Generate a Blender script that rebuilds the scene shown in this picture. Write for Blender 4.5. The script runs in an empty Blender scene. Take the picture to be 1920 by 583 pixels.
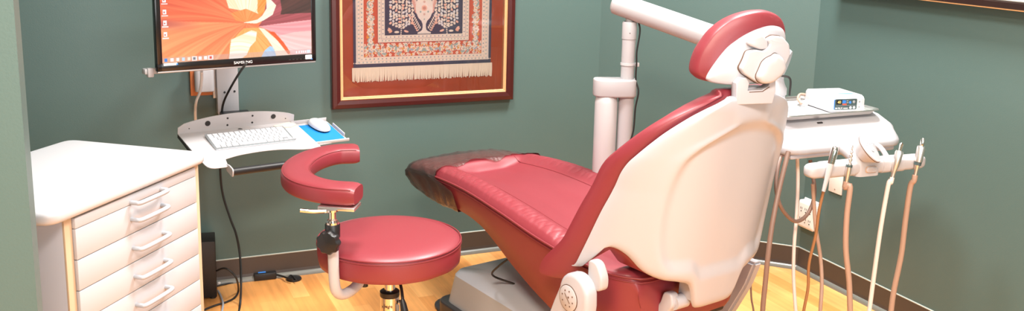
import bpy, bmesh, math, random
import numpy as np
from mathutils import Vector, Matrix
random.seed(7); rng = np.random.RandomState(5)
PI = math.pi
SC = bpy.context.scene
COL = SC.collection

# ------------------------------------------------------------------ camera, light, exposure
CF, CCY, CP, CR, CH = 1817.0, 212.0, 0.20118, -0.02406, 1.45
_F = Vector((0, math.cos(CP), -math.sin(CP))); _r = Vector((1, 0, 0)); _d = _F.cross(_r)
_R = math.cos(CR)*_r + math.sin(CR)*_d
_D = -math.sin(CR)*_r + math.cos(CR)*_d
cam = bpy.data.cameras.new('camera'); cam_o = bpy.data.objects.new('camera', cam); COL.objects.link(cam_o)
cam.sensor_width = 36.0; cam.sensor_fit = 'HORIZONTAL'; cam.lens = CF*36.0/1920.0
cam.shift_y = -(291.5-CCY)/1920.0
M = Matrix((( _R.x, -_D.x, -_F.x, 0), (_R.y, -_D.y, -_F.y, 0), (_R.z, -_D.z, -_F.z, CH), (0, 0, 0, 1)))
cam_o.matrix_world = M
SC.camera = cam_o
SC.view_settings.view_transform = 'Standard'; SC.view_settings.look = 'None'
SC.view_settings.gamma = 1.0; SC.view_settings.use_curve_mapping = False
SC.view_settings.exposure = 0.3
W = bpy.data.worlds.new('world'); SC.world = W; W.use_nodes = True
W.node_tree.nodes['Background'].inputs[0].default_value = (0.9, 0.95, 1, 1)
W.node_tree.nodes['Background'].inputs[1].default_value = 0.3

# room frame: back wall runs through A along DV, right wall goes from B along DR
YB = 0.4107
A = Vector((0.381, 4.265, 0)); DV = Vector((math.cos(YB), math.sin(YB), 0)); DR = Vector((math.sin(YB), -math.cos(YB), 0))
B = Vector((1.235, 3.93, 0))
def WP(s, d, z=0): return A + DV*s + DR*d + Vector((0, 0, z))

# points of the place measured off the photograph: at a depth Y, or at a height z
def at(px, py, Y):
    v = _F+_R*((px-960)/CF)+_D*((py-CCY)/CF); v = v*(Y/v.y); return Vector((v.x, v.y, v.z+CH))
def atz(px, py, z):
    v = _F+_R*((px-960)/CF)+_D*((py-CCY)/CF); v = v*((z-CH)/v.z); return Vector((v.x, v.y, z))

def area_light(name, loc, sx, sy, power, col, target=None):
    l = bpy.data.lights.new(name, 'AREA'); l.shape = 'RECTANGLE'; l.size = sx; l.size_y = sy
    l.energy = power; l.color = col
    o = bpy.data.objects.new(name, l); COL.objects.link(o); o.location = loc
    o.rotation_euler = (0, 0, YB) if target is None else (Vector(target)-Vector(loc)).to_track_quat('-Z', 'Y').to_euler()
    return o
area_light('ceiling_panel_light', WP(-0.02, 1.10, 2.76), 0.5, 0.5, 86, (1.0, 0.975, 0.95))
area_light('ceiling_panel_light', WP(-1.35, 1.35, 2.76), 0.5, 0.5, 54, (1.0, 0.975, 0.95))
area_light('ceiling_panel_light', WP(-1.0, 3.3, 2.76), 1.1, 0.55, 44, (1.0, 0.97, 0.93))
# added warm fill that brightens the near left wall, no lamp known there
area_light('near_wall_fill_light', WP(-2.35, 3.5, 2.7), 0.6, 0.6, 110, (1.0, 0.84, 0.68))
# daylight from the window behind the camera
area_light('window_daylight', WP(-1.2, 5.35, 1.5), 2.2, 1.4, 54, (0.95, 0.97, 1.0), WP(-0.6, 0, 0.8))

# ------------------------------------------------------------------ materials
def lin(c):
    c = c/255.0
    return c/12.92 if c <= 0.04045 else ((c+0.055)/1.055)**2.4
def rgb(r, g, b): return (lin(r), lin(g), lin(b), 1)
def mat(name, col, rough=0.5, metal=0.0, bump=None, var=0.0, emit=None, coat=0.0, alpha=1.0, spec=0.5):
    m = bpy.data.materials.new(name); m.use_nodes = True
    nt = m.node_tree; p = nt.nodes['Principled BSDF']
    p.inputs['Base Color'].default_value = col; p.inputs['Roughness'].default_value = rough
    p.inputs['Metallic'].default_value = metal; p.inputs['Coat Weight'].default_value = coat
    p.inputs['Specular IOR Level'].default_value = spec
    if alpha < 1: p.inputs['Alpha'].default_value = alpha
    tc = nt.nodes.new('ShaderNodeTexCoord')
    n = nt.nodes.new('ShaderNodeTexNoise'); nt.links.new(tc.outputs['Object'], n.inputs['Vector'])
    n.inputs['Scale'].default_value = bump[0] if bump else 12.0; n.inputs['Detail'].default_value = 4
    if var > 0:
        mr = nt.nodes.new('ShaderNodeMapRange'); nt.links.new(n.outputs['Fac'], mr.inputs['Value'])
        mr.inputs['To Min'].default_value = 1-var; mr.inputs['To Max'].default_value = 1+var
        mx = nt.nodes.new('ShaderNodeMix'); mx.data_type = 'RGBA'; mx.blend_type = 'MULTIPLY'; mx.inputs[0].default_value = 1
        mx.inputs[6].default_value = col; nt.links.new(mr.outputs[0], mx.inputs[7]); nt.links.new(mx.outputs[2], p.inputs['Base Color'])
    if bump:
        b = nt.nodes.new('ShaderNodeBump'); b.inputs['Strength'].default_value = bump[1]; b.inputs['Distance'].default_value = bump[2]
        nt.links.new(n.outputs['Fac'], b.inputs['Height']); nt.links.new(b.outputs[0], p.inputs['Normal'])
    if emit:
        p.inputs['Emission Color'].default_value = emit[0]; p.inputs['Emission Strength'].default_value = emit[1]
    return m
wall_m = mat('wall_paint', (0.076, 0.125, 0.116, 1), 0.42, bump=(260, 0.12, 0.002), spec=0.45)
ceil_m = mat('ceiling_paint', rgb(225, 222, 215), 0.8)
base_m = mat('vinyl_base', rgb(66, 58, 54), 0.33, var=0.05)
base_edge_glint_m = mat('vinyl_base_edge_glint', rgb(175, 180, 172), 0.3)  # pale colour paints the reflection along the top of the base
base_toe_glint_m = mat('vinyl_base_toe_glint', rgb(120, 122, 116), 0.25)  # lighter than the vinyl, paints the highlight on the cove
maroon = mat('maroon_vinyl', (0.225, 0.027, 0.038, 1), 0.42, bump=(350, 0.10, 0.001), var=0.05, spec=0.6)
maroon_soft = mat('maroon_vinyl_gathered', (0.225, 0.027, 0.038, 1), 0.33, bump=(38, 0.30, 0.004), var=0.06, spec=0.6)
piping_m = mat('maroon_piping', (0.20, 0.025, 0.032, 1), 0.45)
cream = mat('cream_plastic', (0.46, 0.455, 0.49, 1), 0.38, coat=0.15)
cream2 = mat('cream_plastic_light', (0.47, 0.46, 0.48, 1), 0.4)
white_lam = mat('white_laminate', (0.56, 0.55, 0.60, 1), 0.35)
white_top = mat('white_worktop', (0.54, 0.54, 0.56, 1), 0.3)
drawer_m = mat('drawer_laminate', (0.50, 0.50, 0.53, 1), 0.4)
edge_m = mat('cabinet_edge_band', rgb(205, 176, 146), 0.45)
gap_m = mat('drawer_gap', rgb(206, 172, 146), 0.7)
handle_m = mat('grey_white_handle', (0.38, 0.40, 0.44, 1), 0.35)
white_metal = mat('white_powder_coat', (0.46, 0.44, 0.45, 1), 0.42, bump=(400, 0.05, 0.001))
white_pl = mat('white_gloss_plastic', (0.58, 0.58, 0.60, 1), 0.25)
alu = mat('aluminium', (0.55, 0.57, 0.60, 1), 0.35, 0.85)
chrome = mat('chrome', (0.78, 0.74, 0.71, 1), 0.14, 1.0)
steel = mat('steel', (0.80, 0.76, 0.74, 1), 0.34, 1.0)
black = mat('black_plastic', (0.012, 0.012, 0.013, 1), 0.38)
black_r = mat('black_rubber', (0.015, 0.014, 0.014, 1), 0.5)
dark_m = mat('dark_recess', (0.02, 0.018, 0.018, 1), 0.6)
bezel_m = mat('monitor_bezel', (0.010, 0.008, 0.008, 1), 0.2)
silver_m = mat('monitor_silver_lip', (0.45, 0.45, 0.46, 1), 0.35, 0.5)
speaker_m = mat('black_speaker_vinyl', (0.012, 0.009, 0.008, 1), 0.55, bump=(200, 0.2, 0.002))
blue_m = mat('blue_mouse_pad', (0.004, 0.20, 0.62, 1), 0.6, bump=(500, 0.1, 0.001))
paper_m = mat('peach_paper', (0.83, 0.66, 0.50, 1), 0.8)
wood_box_m = mat('orange_wood', rgb(196, 110, 60), 0.45, bump=(40, 0.1, 0.002), var=0.2)
base_grey = mat('chair_base_grey', (0.46, 0.49, 0.54, 1), 0.42)
base_grey2 = mat('chair_base_grey_side', (0.37, 0.37, 0.36, 1), 0.45)
base_dark = mat('chair_base_dark_plate', (0.035, 0.030, 0.030, 1), 0.3)
hose_tan = mat('tan_hose', rgb(172, 143, 126), 0.5)
hose_brown = mat('brown_grey_hose', rgb(128, 103, 92), 0.45)
hose_amber = mat('amber_hose', rgb(152, 106, 68), 0.45)
hose_white = mat('white_hose', (0.74, 0.68, 0.65, 1), 0.45)
frame_m = mat('mahogany_frame', (0.050, 0.0055, 0.0045, 1), 0.33, bump=(60, 0.05, 0.001), var=0.15, coat=0.1)
gold_m = mat('gilt_moulding', rgb(224, 176, 128), 0.35, 0.25, bump=(120, 0.15, 0.001), var=0.12)
dark_frame_m = mat('dark_brown_frame', rgb(32, 14, 10), 0.3, var=0.2)
silk_m = mat('rust_silk_backing', (0.36, 0.060, 0.020, 1), 0.45, bump=(9, 0.5, 0.01), var=0.25)
print_m = mat('pale_print', rgb(196, 196, 190), 0.6, var=0.2)
outlet_m = mat('white_outlet_plastic', (0.80, 0.76, 0.72, 1), 0.4)
panel_m = mat('slate_panel', rgb(66, 84, 86), 0.4)
blue_print = mat('blue_print', rgb(60, 130, 215), 0.4)
red_print = mat('red_print', rgb(225, 90, 70), 0.4)
grey_print = mat('grey_print', rgb(150, 152, 156), 0.4)
groove_m = mat('dark_groove', rgb(96, 70, 54), 0.6)
dark_text = mat('dark_lettering', rgb(70, 62, 58), 0.5)
white_text = mat('white_lettering', rgb(225, 225, 225), 0.4)
led_m = mat('amber_led', (0, 0, 0, 1), 0.4, emit=((1.0, 0.62, 0.18, 1), 1.6))

def glass_mat(name, tint, refl=0.06, rough=0.02, opac=0.0, ocol=(1, 1, 1, 1)):
    m = bpy.data.materials.new(name); m.use_nodes = True; nt = m.node_tree; nt.nodes.clear()
    out = nt.nodes.new('ShaderNodeOutputMaterial'); tr = nt.nodes.new('ShaderNodeBsdfTransparent'); tr.inputs[0].default_value = tint
    gl = nt.nodes.new('ShaderNodeBsdfGlossy'); gl.inputs['Roughness'].default_value = rough
    fr = nt.nodes.new('ShaderNodeFresnel'); fr.inputs[0].default_value = 1.45
    mx = nt.nodes.new('ShaderNodeMixShader'); nt.links.new(fr.outputs[0], mx.inputs[0]); nt.links.new(tr.outputs[0], mx.inputs[1]); nt.links.new(gl.outputs[0], mx.inputs[2])
    last = mx
    if opac > 0:
        df = nt.nodes.new('ShaderNodeBsdfDiffuse'); df.inputs[0].default_value = ocol
        m2 = nt.nodes.new('ShaderNodeMixShader'); m2.inputs[0].default_value = opac
        nt.links.new(mx.outputs[0], m2.inputs[1]); nt.links.new(df.outputs[0], m2.inputs[2]); last = m2
        tc = nt.nodes.new('ShaderNodeTexCoord'); n = nt.nodes.new('ShaderNodeTexNoise'); n.inputs['Scale'].default_value = 22; n.inputs['Detail'].default_value = 6
        mp = nt.nodes.new('ShaderNodeMapping'); mp.inputs['Scale'].default_value = (1, 3, 1)
        nt.links.new(tc.outputs['Object'], mp.inputs[0]); nt.links.new(mp.outputs[0], n.inputs['Vector'])
        b = nt.nodes.new('ShaderNodeBump'); b.inputs['Strength'].default_value = .6; b.inputs['Distance'].default_value = 0.012
        nt.links.new(n.outputs['Fac'], b.inputs['Height']); nt.links.new(b.outputs[0], gl.inputs['Normal']); nt.links.new(b.outputs[0], df.inputs['Normal'])
    nt.links.new(last.outputs[0], out.inputs[0])
    return m
glass_m = glass_mat('picture_glass', (1, 1, 1, 1))
film_m = glass_mat('clear_brown_film', (0.66, 0.57, 0.52, 1), rough=0.25, opac=0.14, ocol=(0.20, 0.165, 0.15, 1))
bag_m = glass_mat('clear_rubber_skirt', (0.45, 0.45, 0.47, 1), rough=0.15, opac=0.3, ocol=(0.12, 0.12, 0.13, 1))

def attr_mat(name, emit=0.0, rough=0.8):
    m = bpy.data.materials.new(name); m.use_nodes = True; nt = m.node_tree; p = nt.nodes['Principled BSDF']
    a = nt.nodes.new('ShaderNodeAttribute'); a.attribute_name = 'Col'
    p.inputs['Roughness'].default_value = rough
    if emit > 0:
        p.inputs['Base Color'].default_value = (0.01, 0.01, 0.01, 1)
        nt.links.new(a.outputs['Color'], p.inputs['Emission Color']); p.inputs['Emission Strength'].default_value = emit
    else:
        nt.links.new(a.outputs['Color'], p.inputs['Base Color'])
    return m
rug_m = attr_mat('woven_rug', 0, 0.85)
screen_m = attr_mat('screen_pixels', 1.0, 0.3)

def floor_mat():
    m = bpy.data.materials.new('maple_floor'); m.use_nodes = True; nt = m.node_tree; p = nt.nodes['Principled BSDF']; L = nt.links
    tc = nt.nodes.new('ShaderNodeTexCoord'); mp = nt.nodes.new('ShaderNodeMapping')
    mp.inputs['Rotation'].default_value = (0, 0, -(YB-PI/2)); L.new(tc.outputs['Object'], mp.inputs[0])
    br = nt.nodes.new('ShaderNodeTexBrick'); L.new(mp.outputs[0], br.inputs['Vector'])
    br.inputs['Scale'].default_value = 1; br.inputs['Brick Width'].default_value = 0.42; br.inputs['Row Height'].default_value = 0.064
    br.inputs['Mortar Size'].default_value = 0.0003; br.offset = 0.37; br.inputs['Bias'].default_value = 0
    br.inputs['Color1'].default_value = rgb(246, 180, 108); br.inputs['Color2'].default_value = rgb(226, 152, 82); br.inputs['Mortar'].default_value = rgb(205, 134, 68)
    m2 = nt.nodes.new('ShaderNodeMapping'); m2.inputs['Scale'].default_value = (3, 55, 3); L.new(mp.outputs[0], m2.inputs[0])
    n = nt.nodes.new('ShaderNodeTexNoise'); n.inputs['Scale'].default_value = 1; n.inputs['Detail'].default_value = 5; L.new(m2.outputs[0], n.inputs['Vector'])
    m3 = nt.nodes.new('ShaderNodeMapping'); m3.inputs['Scale'].default_value = (5, 11, 3); L.new(mp.outputs[0], m3.inputs[0])
    n2 = nt.nodes.new('ShaderNodeTexNoise'); n2.inputs['Scale'].default_value = 1; L.new(m3.outputs[0], n2.inputs['Vector'])
    ad = nt.nodes.new('ShaderNodeMath'); ad.operation = 'ADD'; L.new(n.outputs['Fac'], ad.inputs[0]); L.new(n2.outputs['Fac'], ad.inputs[1])
    mr = nt.nodes.new('ShaderNodeMapRange'); L.new(ad.outputs[0], mr.inputs['Value']); mr.inputs['From Min'].default_value = 0.6; mr.inputs['From Max'].default_value = 1.4
    mr.inputs['To Min'].default_value = 0.74; mr.inputs['To Max'].default_value = 1.18
    mx = nt.nodes.new('ShaderNodeMix'); mx.data_type = 'RGBA'; mx.blend_type = 'MULTIPLY'; mx.inputs[0].default_value = 1
    L.new(br.outputs['Color'], mx.inputs[6]); L.new(mr.outputs[0], mx.inputs[7]); L.new(mx.outputs[2], p.inputs['Base Color'])
    p.inputs['Roughness'].default_value = 0.35
    return m
floor_m = floor_mat()

# ------------------------------------------------------------------ helpers
def link(name, me, m, parent=None):
    o = bpy.data.objects.new(name, me); COL.objects.link(o)
    for mm in (m if isinstance(m, (list, tuple)) else [m]): me.materials.append(mm)
    if parent: o.parent = parent
    return o
def obj(name, bm, m, parent=None, smooth=True, world=None, angle=0.7):
    """one mesh object; world = the thing's matrix when the bmesh is in world coordinates"""
    if world is not None: bm.transform(world.inverted())
    bmesh.ops.recalc_face_normals(bm, faces=bm.faces)
    if smooth:
        for f in bm.faces: f.smooth = True
        for e in bm.edges:
            if len(e.link_faces) == 2 and e.calc_face_angle(0) > angle: e.smooth = False
    me = bpy.data.meshes.new(name); bm.to_mesh(me); bm.free()
    return link(name, me, m, parent)
def tag(o, label, cat, group=None, kind=None):
    o['label'] = label; o['category'] = cat
    if group: o['group'] = group
    if kind: o['kind'] = kind
    return o
def thing(name, label, cat, loc=(0, 0, 0), rotz=0, group=None, rot=None):
    o = bpy.data.objects.new(name, None); COL.objects.link(o); o.empty_display_size = 0.05
    R = Matrix.Rotation(rotz, 4, 'Z') if rot is None else rot
    mw = Matrix.Translation(Vector(loc)) @ R
    o.matrix_world = mw; o.location = loc; o.rotation_euler = R.to_euler()
    tag(o, label, cat, group)
    return o, mw
def struct(name, bm, m, **k):
    o = obj(name, bm, m, **k); o['kind'] = 'structure'; return o
def NB(): return bmesh.new()
def box(bm, c, s, bev=0.0, rot=None, seg=2):
    t = bmesh.new(); bmesh.ops.create_cube(t, size=1)
    bmesh.ops.scale(t, vec=Vector(s), verts=t.verts)
    if bev > 0: bmesh.ops.bevel(t, geom=list(t.edges), offset=min(bev, min(s)*0.49), segments=seg, affect='EDGES', profile=0.5)
    T = Matrix.Translation(Vector(c)) @ (rot.to_4x4() if rot is not None else Matrix.Identity(4))
    t.transform(T); merge(bm, t)
def merge(bm, t):
    me = bpy.data.meshes.new('tmp'); t.to_mesh(me); t.free(); bm.from_mesh(me); bpy.data.meshes.remove(me)
def cr(pts, n=8):
    """Catmull-Rom through the points"""
    P = [Vector(p) for p in pts]
    if len(P) < 3: return P
    Q = [P[0]*2-P[1]] + P + [P[-1]*2-P[-2]]; out = []
    for i in range(1, len(Q)-2):
        a, b, c, d = Q[i-1:i+3]
        for k in range(n):
            t = k/n
            out.append(0.5*((2*b)+(c-a)*t+(2*a-5*b+4*c-d)*t*t+(3*b-a-3*c+d)*t**3))
    out.append(P[-1]); return out
def tube(bm, pts, r, seg=10, smooth=6, cap=True):
    P = cr(pts, smooth) if smooth > 1 else [Vector(p) for p in pts]
    n = len(P); rr = r if isinstance(r, (list, tuple)) else [r]*2
    def rad(i):
        x = i/(n-1)*(len(rr)-1); k = min(int(x), len(rr)-2); return rr[k]+(rr[k+1]-rr[k])*(x-k)
    T0 = (P[1]-P[0]).normalized(); N = T0.orthogonal().normalized(); rings = []
    for i in range(n):
        T = (P[min(i+1, n-1)]-P[max(i-1, 0)]).normalized()
        N = (N-T*N.dot(T)).normalized(); Bv = T.cross(N)
        rings.append([bm.verts.new(P[i]+(N*math.cos(2*PI*k/seg)+Bv*math.sin(2*PI*k/seg))*rad(i)) for k in range(seg)])
    for a, b in zip(rings, rings[1:]):
        for k in range(seg): bm.faces.new((a[k], a[(k+1) % seg], b[(k+1) % seg], b[k]))
    if cap: bm.faces.new(rings[0][::-1]); bm.faces.new(rings[-1])
def lathe(bm, prof, seg=32, T=None):
    """prof: list of (r, z)"""
    T = T or Matrix.Identity(4); rings = []
    for r, z in prof:
        if r < 1e-6: rings.append([bm.verts.new(T @ Vector((0, 0, z)))])
        else: rings.append([bm.verts.new(T @ Vector((r*math.cos(2*PI*k/seg), r*math.sin(2*PI*k/seg), z))) for k in range(seg)])
    for a, b in zip(rings, rings[1:]):
        for k in range(seg):
            k2 = (k+1) % seg
            if len(a) == 1 and len(b) == 1: continue
            if len(a) == 1: bm.faces.new((a[0], b[k], b[k2]))
            elif len(b) == 1: bm.faces.new((a[k], b[0], a[k2]))
            else: bm.faces.new((a[k], a[k2], b[k2], b[k]))
    if len(rings[0]) > 1: bm.faces.new(rings[0][::-1])
    if len(rings[-1]) > 1: bm.faces.new(rings[-1])
def axis_T(p, d):
    """matrix placing local +Z along d at p"""
    q = Vector(d).to_track_quat('Z', 'Y'); return Matrix.Translation(Vector(p)) @ q.to_matrix().to_4x4()
def prism(bm, pts2, h, T=None, bev=0.0, seg=3, both=True):
    """outline in local XY extruded 0..h along Z with optional rounded rims"""
    t = bmesh.new(); vs = [t.verts.new((p[0], p[1], 0)) for p in pts2]; f = t.faces.new(vs)
    f.normal_update()
    r = bmesh.ops.extrude_face_region(t, geom=[f]); nv = [v for v in r['geom'] if isinstance(v, bmesh.types.BMVert)]
    bmesh.ops.translate(t, verts=nv, vec=(0, 0, h))
    if bev > 0:
        es = [e for e in t.edges if abs(e.verts[0].co.z-e.verts[1].co.z) < 1e-7 and (both or e.verts[0].co.z > h/2)]
        bmesh.ops.bevel(t, geom=es, offset=bev, segments=seg, affect='EDGES', profile=0.5)
    if T is not None: t.transform(T)
    merge(bm, t)
def rrect(w, h, r, n=6, x=0, y=0):
    out = []
    for cx, cy, a0 in ((w/2-r, h/2-r, 0), (-w/2+r, h/2-r, PI/2), (-w/2+r, -h/2+r, PI), (w/2-r, -h/2+r, 1.5*PI)):
        for k in range(n+1):
            a = a0+PI/2*k/n; out.append((x+cx+r*math.cos(a), y+cy+r*math.sin(a)))
    return out
def round_poly(pts, r, n=5):
    """round the corners of a polygon; r a number or list"""
    out = []; N = len(pts)
    for i in range(N):
        p0, p1, p2 = Vector(pts[i-1]), Vector(pts[i]), Vector(pts[(i+1) % N])
        ri = r[i] if isinstance(r, (list, tuple)) else r
        ri = min(ri, (p0-p1).length*0.48, (p2-p1).length*0.48)
        a = p1+(p0-p1).normalized()*ri; b = p1+(p2-p1).normalized()*ri
        if ri < 1e-5: out.append(tuple(p1)); continue
        for k in range(n+1):
            t = k/n; out.append(tuple(a*(1-t)**2+p1*2*t*(1-t)+b*t*t))
    return out
def loft(bm, rings, closed=True, caps=True):
    R = [[bm.verts.new(p) for p in r] for r in rings]
    n = len(R[0])
    for a, b in zip(R, R[1:]):
        for k in range(n if closed else n-1): bm.faces.new((a[k], a[(k+1) % n], b[(k+1) % n], b[k]))
    if caps and closed: bm.faces.new(R[0][::-1]); bm.faces.new(R[-1])
    return R
def text(name, s, size, T, m, parent, world=None, depth=0.0006, align='CENTER', sx=1.0):
    c = bpy.data.curves.new(name, 'FONT'); c.body = s; c.size = size; c.extrude = depth; c.align_x = align; c.align_y = 'CENTER'
    o = bpy.data.objects.new(name, c); COL.objects.link(o); o.matrix_world = T
    bpy.context.view_layer.update()
    me = bpy.data.meshes.new_from_object(o.evaluated_get(bpy.context.evaluated_depsgraph_get()))
    COL.objects.unlink(o); bpy.data.objects.remove(o)
    me.transform(T @ Matrix.Diagonal((sx, 1, 1, 1)))
    if world is not None: me.transform(world.inverted())
    me.name = name; me.materials.clear()
    return link(name, me, m, parent)
def smooth01(x): x = max(0.0, min(1.0, x)); return x*x*(3-2*x)
def interp(x, tab):
    if x <= tab[0][0]: return tab[0][1]
    for (a, b), (c, d) in zip(tab, tab[1:]):
        if x <= c: return b+(d-b)*(x-a)/(c-a)
    return tab[-1][1]
def sinterp(x, tab):
    """smooth (Catmull-Rom like) table lookup"""
    if x <= tab[0][0]: return tab[0][1]
    if x >= tab[-1][0]: return tab[-1][1]
    n = len(tab)
    for i in range(n-1):
        if x <= tab[i+1][0]:
            x0, y0 = tab[i]; x1, y1 = tab[i+1]; h = x1-x0; t = (x-x0)/h
            m0 = (tab[i+1][1]-tab[i-1][1])/(tab[i+1][0]-tab[i-1][0])*h if i > 0 else (y1-y0)
            m1 = (tab[i+2][1]-tab[i][1])/(tab[i+2][0]-tab[i][0])*h if i < n-2 else (y1-y0)
            return (2*t**3-3*t*t+1)*y0+(t**3-2*t*t+t)*m0+(-2*t**3+3*t*t)*y1+(t**3-t*t)*m1

# ------------------------------------------------------------------ room shell
S0, DEND = -2.9, 5.6
HZ = 2.8
corners = [A+DV*S0, A, B, B+DR*5.0, A+DV*S0+DR*DEND]
corners[3] = B + DR*(DEND-(B-A).dot(DR))
def wall(name, a, b, out, z1=HZ, th=0.1, ext=0.0):
    bm = NB(); d = (b-a).normalized(); n = Vector(out)
    a = a-d*ext; b = b+d*ext
    pts = [a, b, b+n*th, a+n*th]
    lo = [bm.verts.new((p.x, p.y, 0)) for p in pts]; hi = [bm.verts.new((p.x, p.y, z1)) for p in pts]
    bm.faces.new(lo[::-1]); bm.faces.new(hi)
    for k in range(4): bm.faces.new((lo[k], lo[(k+1) % 4], hi[(k+1) % 4], hi[k]))
    return struct(name, bm, wall_m, smooth=False)
mid = (B-A).normalized(); NM = Vector((-mid.y, mid.x, 0))
wall('wall_back', corners[0], A, -DR)
wall('wall_corner', A, B, NM)
wall('wall_right', B, corners[3], DV)
wall('wall_rear', corners[3], corners[4], DR)
wall('wall_left', corners[4], corners[0], -DV)
# short wall beside the doorway, nearest the camera on the left
e_back = Vector((-0.767, 1.5, 0)); pt = 0.115
bm = NB(); q = [e_back, e_back+DR*pt, WP(S0, (e_back-A).dot(DR)+pt), WP(S0, (e_back-A).dot(DR))]
lo = [bm.verts.new((p.x, p.y, 0)) for p in q]; hi = [bm.verts.new((p.x, p.y, HZ)) for p in q]
bm.faces.new(lo); bm.faces.new(hi[::-1])
for k in range(4): bm.faces.new((lo[k], hi[k], hi[(k+1) % 4], lo[(k+1) % 4]))
struct('wall_front', bm, wall_m, smooth=False)
for nm, z, m in (('floor', 0, floor_m), ('ceiling', HZ, ceil_m)):
    bm = NB(); vs = [bm.verts.new((p.x, p.y, z)) for p in corners]; f = bm.faces.new(vs)
    r = bmesh.ops.extrude_face_region(bm, geom=[f])
    bmesh.ops.translate(bm, verts=[v for v in r['geom'] if isinstance(v, bmesh.types.BMVert)], vec=(0, 0, -0.06 if z == 0 else 0.06))
    struct(nm, bm, m, smooth=False)
# vinyl base: body, top edge and rounded toe paled to paint their highlights
def baseboard(name, path, inward):
    # path in world XY, inward = unit normals for each vertex offset (mitred)
    def strip(prof):
        bm = NB(); rings = []
        for p, n in zip(path, inward):
            rings.append([(p.x+n.x*o, p.y+n.y*o, z) for o, z in prof])
        loft(bm, rings, closed=True, caps=True); return bm
    b = struct(name, strip([(0, 0), (0.010, 0), (0.010, 0.010), (0.006, 0.03), (0.005, 0.097), (0, 0.097)]), base_m, smooth=False)
    t = obj('top_edge_glint', strip([(0, 0.0965), (0.0055, 0.0965), (0.006, 0.099), (0.003, 0.1005), (0, 0.1005)]), base_edge_glint_m, b, smooth=False)
    t2 = obj('toe_moulding', strip([(0.0, 0.0), (0.018, 0.0), (0.0175, 0.008), (0.013, 0.016), (0.006, 0.020), (0.0, 0.020)]), base_toe_glint_m, b)
    for q in (t, t2): q['kind'] = 'structure'
def mitre(n1, n2): v = (n1+n2); return v/(v.dot(n1))
nb, nm_, nr = DR, -NM, -DV
baseboard('baseboard_back', [corners[0], A], [nb, mitre(nb, nm_)])
baseboard('baseboard_corner', [A, B], [mitre(nb, nm_), mitre(nm_, nr)])
baseboard('baseboard_right', [B, corners[3]], [mitre(nm_, nr), nr])

# ------------------------------------------------------------------ dental chair
YE = math.radians(126.3)
O = Vector((0.368, 2.865, 0))
chair, CW = thing('dental_chair', 'maroon dental chair with cream back shell and raised headrest, in the middle of the room', 'dental chair', O, YE)
# local x = towards the foot end, y = patient's left (near the camera), z up.  v = -y
def CL(u, v, z): return Vector((u, -v, z))
# base
bm = NB()
def basering(z, x0, x1, w0, w1, r):
    return [(p[0], p[1], z) for p in round_poly([(x0, -w0), (x1, -w1), (x1, w1), (x0, w0)], r, 6)]
loft(bm, [basering(0.052, -0.15, 0.765, .215, .185, .05), basering(0.16, -0.15, 0.745, .20, .17, .05)])
obj('base_side', bm, base_grey2, chair)
bm = NB()
loft(bm, [basering(0.160, -0.15, 0.745, .200, .170, .05), basering(0.175, -0.14, 0.735, .192, .160, .05), basering(0.205, -0.10, 0.60, .165, .135, .05), basering(0.225, -0.06, 0.40, .13, .10, .05)])
obj('base_cover', bm, base_grey, chair)
bm = NB(); prism(bm, [(p[0], p[1]) for p in basering(0, -0.17, 0.80, .235, .205, .06)], 0.055, bev=0.008)
obj('base_plate', bm, base_dark, chair)
bm = NB(); prism(bm, [(p[0], p[1]) for p in basering(0, 0.45, 0.875, .23, .19, .09)], 0.012, bev=0.004)
obj('rubber_skirt', bm, bag_m, chair)
bm = NB(); tube(bm, [CL(.42, -.12, .215), CL(.45, -.19, .25), CL(.38, -.22, .31), CL(.30, -.2, .38)], 0.0035)
obj('power_cable', bm, black_r, chair)
# lift column between base and seat
bm = NB(); loft(bm, [basering(0.19, -0.10, 0.24, .13, .12, .05), basering(0.30, -0.10, 0.12, .14, .13, .05)])
obj('lift_column', bm, base_grey2, chair)

# seat and leg rest
HWT = [(-.27, .200), (-.20, .240), (-.10, .264), (0, .275), (.25, .268), (.55, .245), (.85, .215), (1.0, .200)]
ZT = [(-.27, .478), (-.15, .482), (0, .497), (.12, .508), (.30, .528), (.55, .542), (.80, .530), (1.0, .508)]
ZBT = [(-.27, .300), (-.02, .262), (.084, .285), (.25, .340), (.376, .390), (.468, .418), (.616, .431), (.80, .418), (.95, .424), (1.0, .430)]
def crown(u, s):
    """height of the top above the seam at lateral fraction s (-1..1)"""
    a = abs(s)
    bol = 0.030*math.exp(-((a-.80)/.14)**2)
    if a > .80: bol = 0.030*math.sqrt(max(0, 1-((a-.80)/.20)**2))
    dip = -0.012*(1-smooth01((a-.2)/.45))
    k = smooth01((u+.05)/.15); f = smooth01((u-.745)/.045)
    flat = .026*math.sqrt(max(0, 1-a**6))-.004*(1-abs(u-.88)/.12 > 0)*0
    return (bol*(0.35+.65*k)+dip*k)*(1-f)+flat*f
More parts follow.
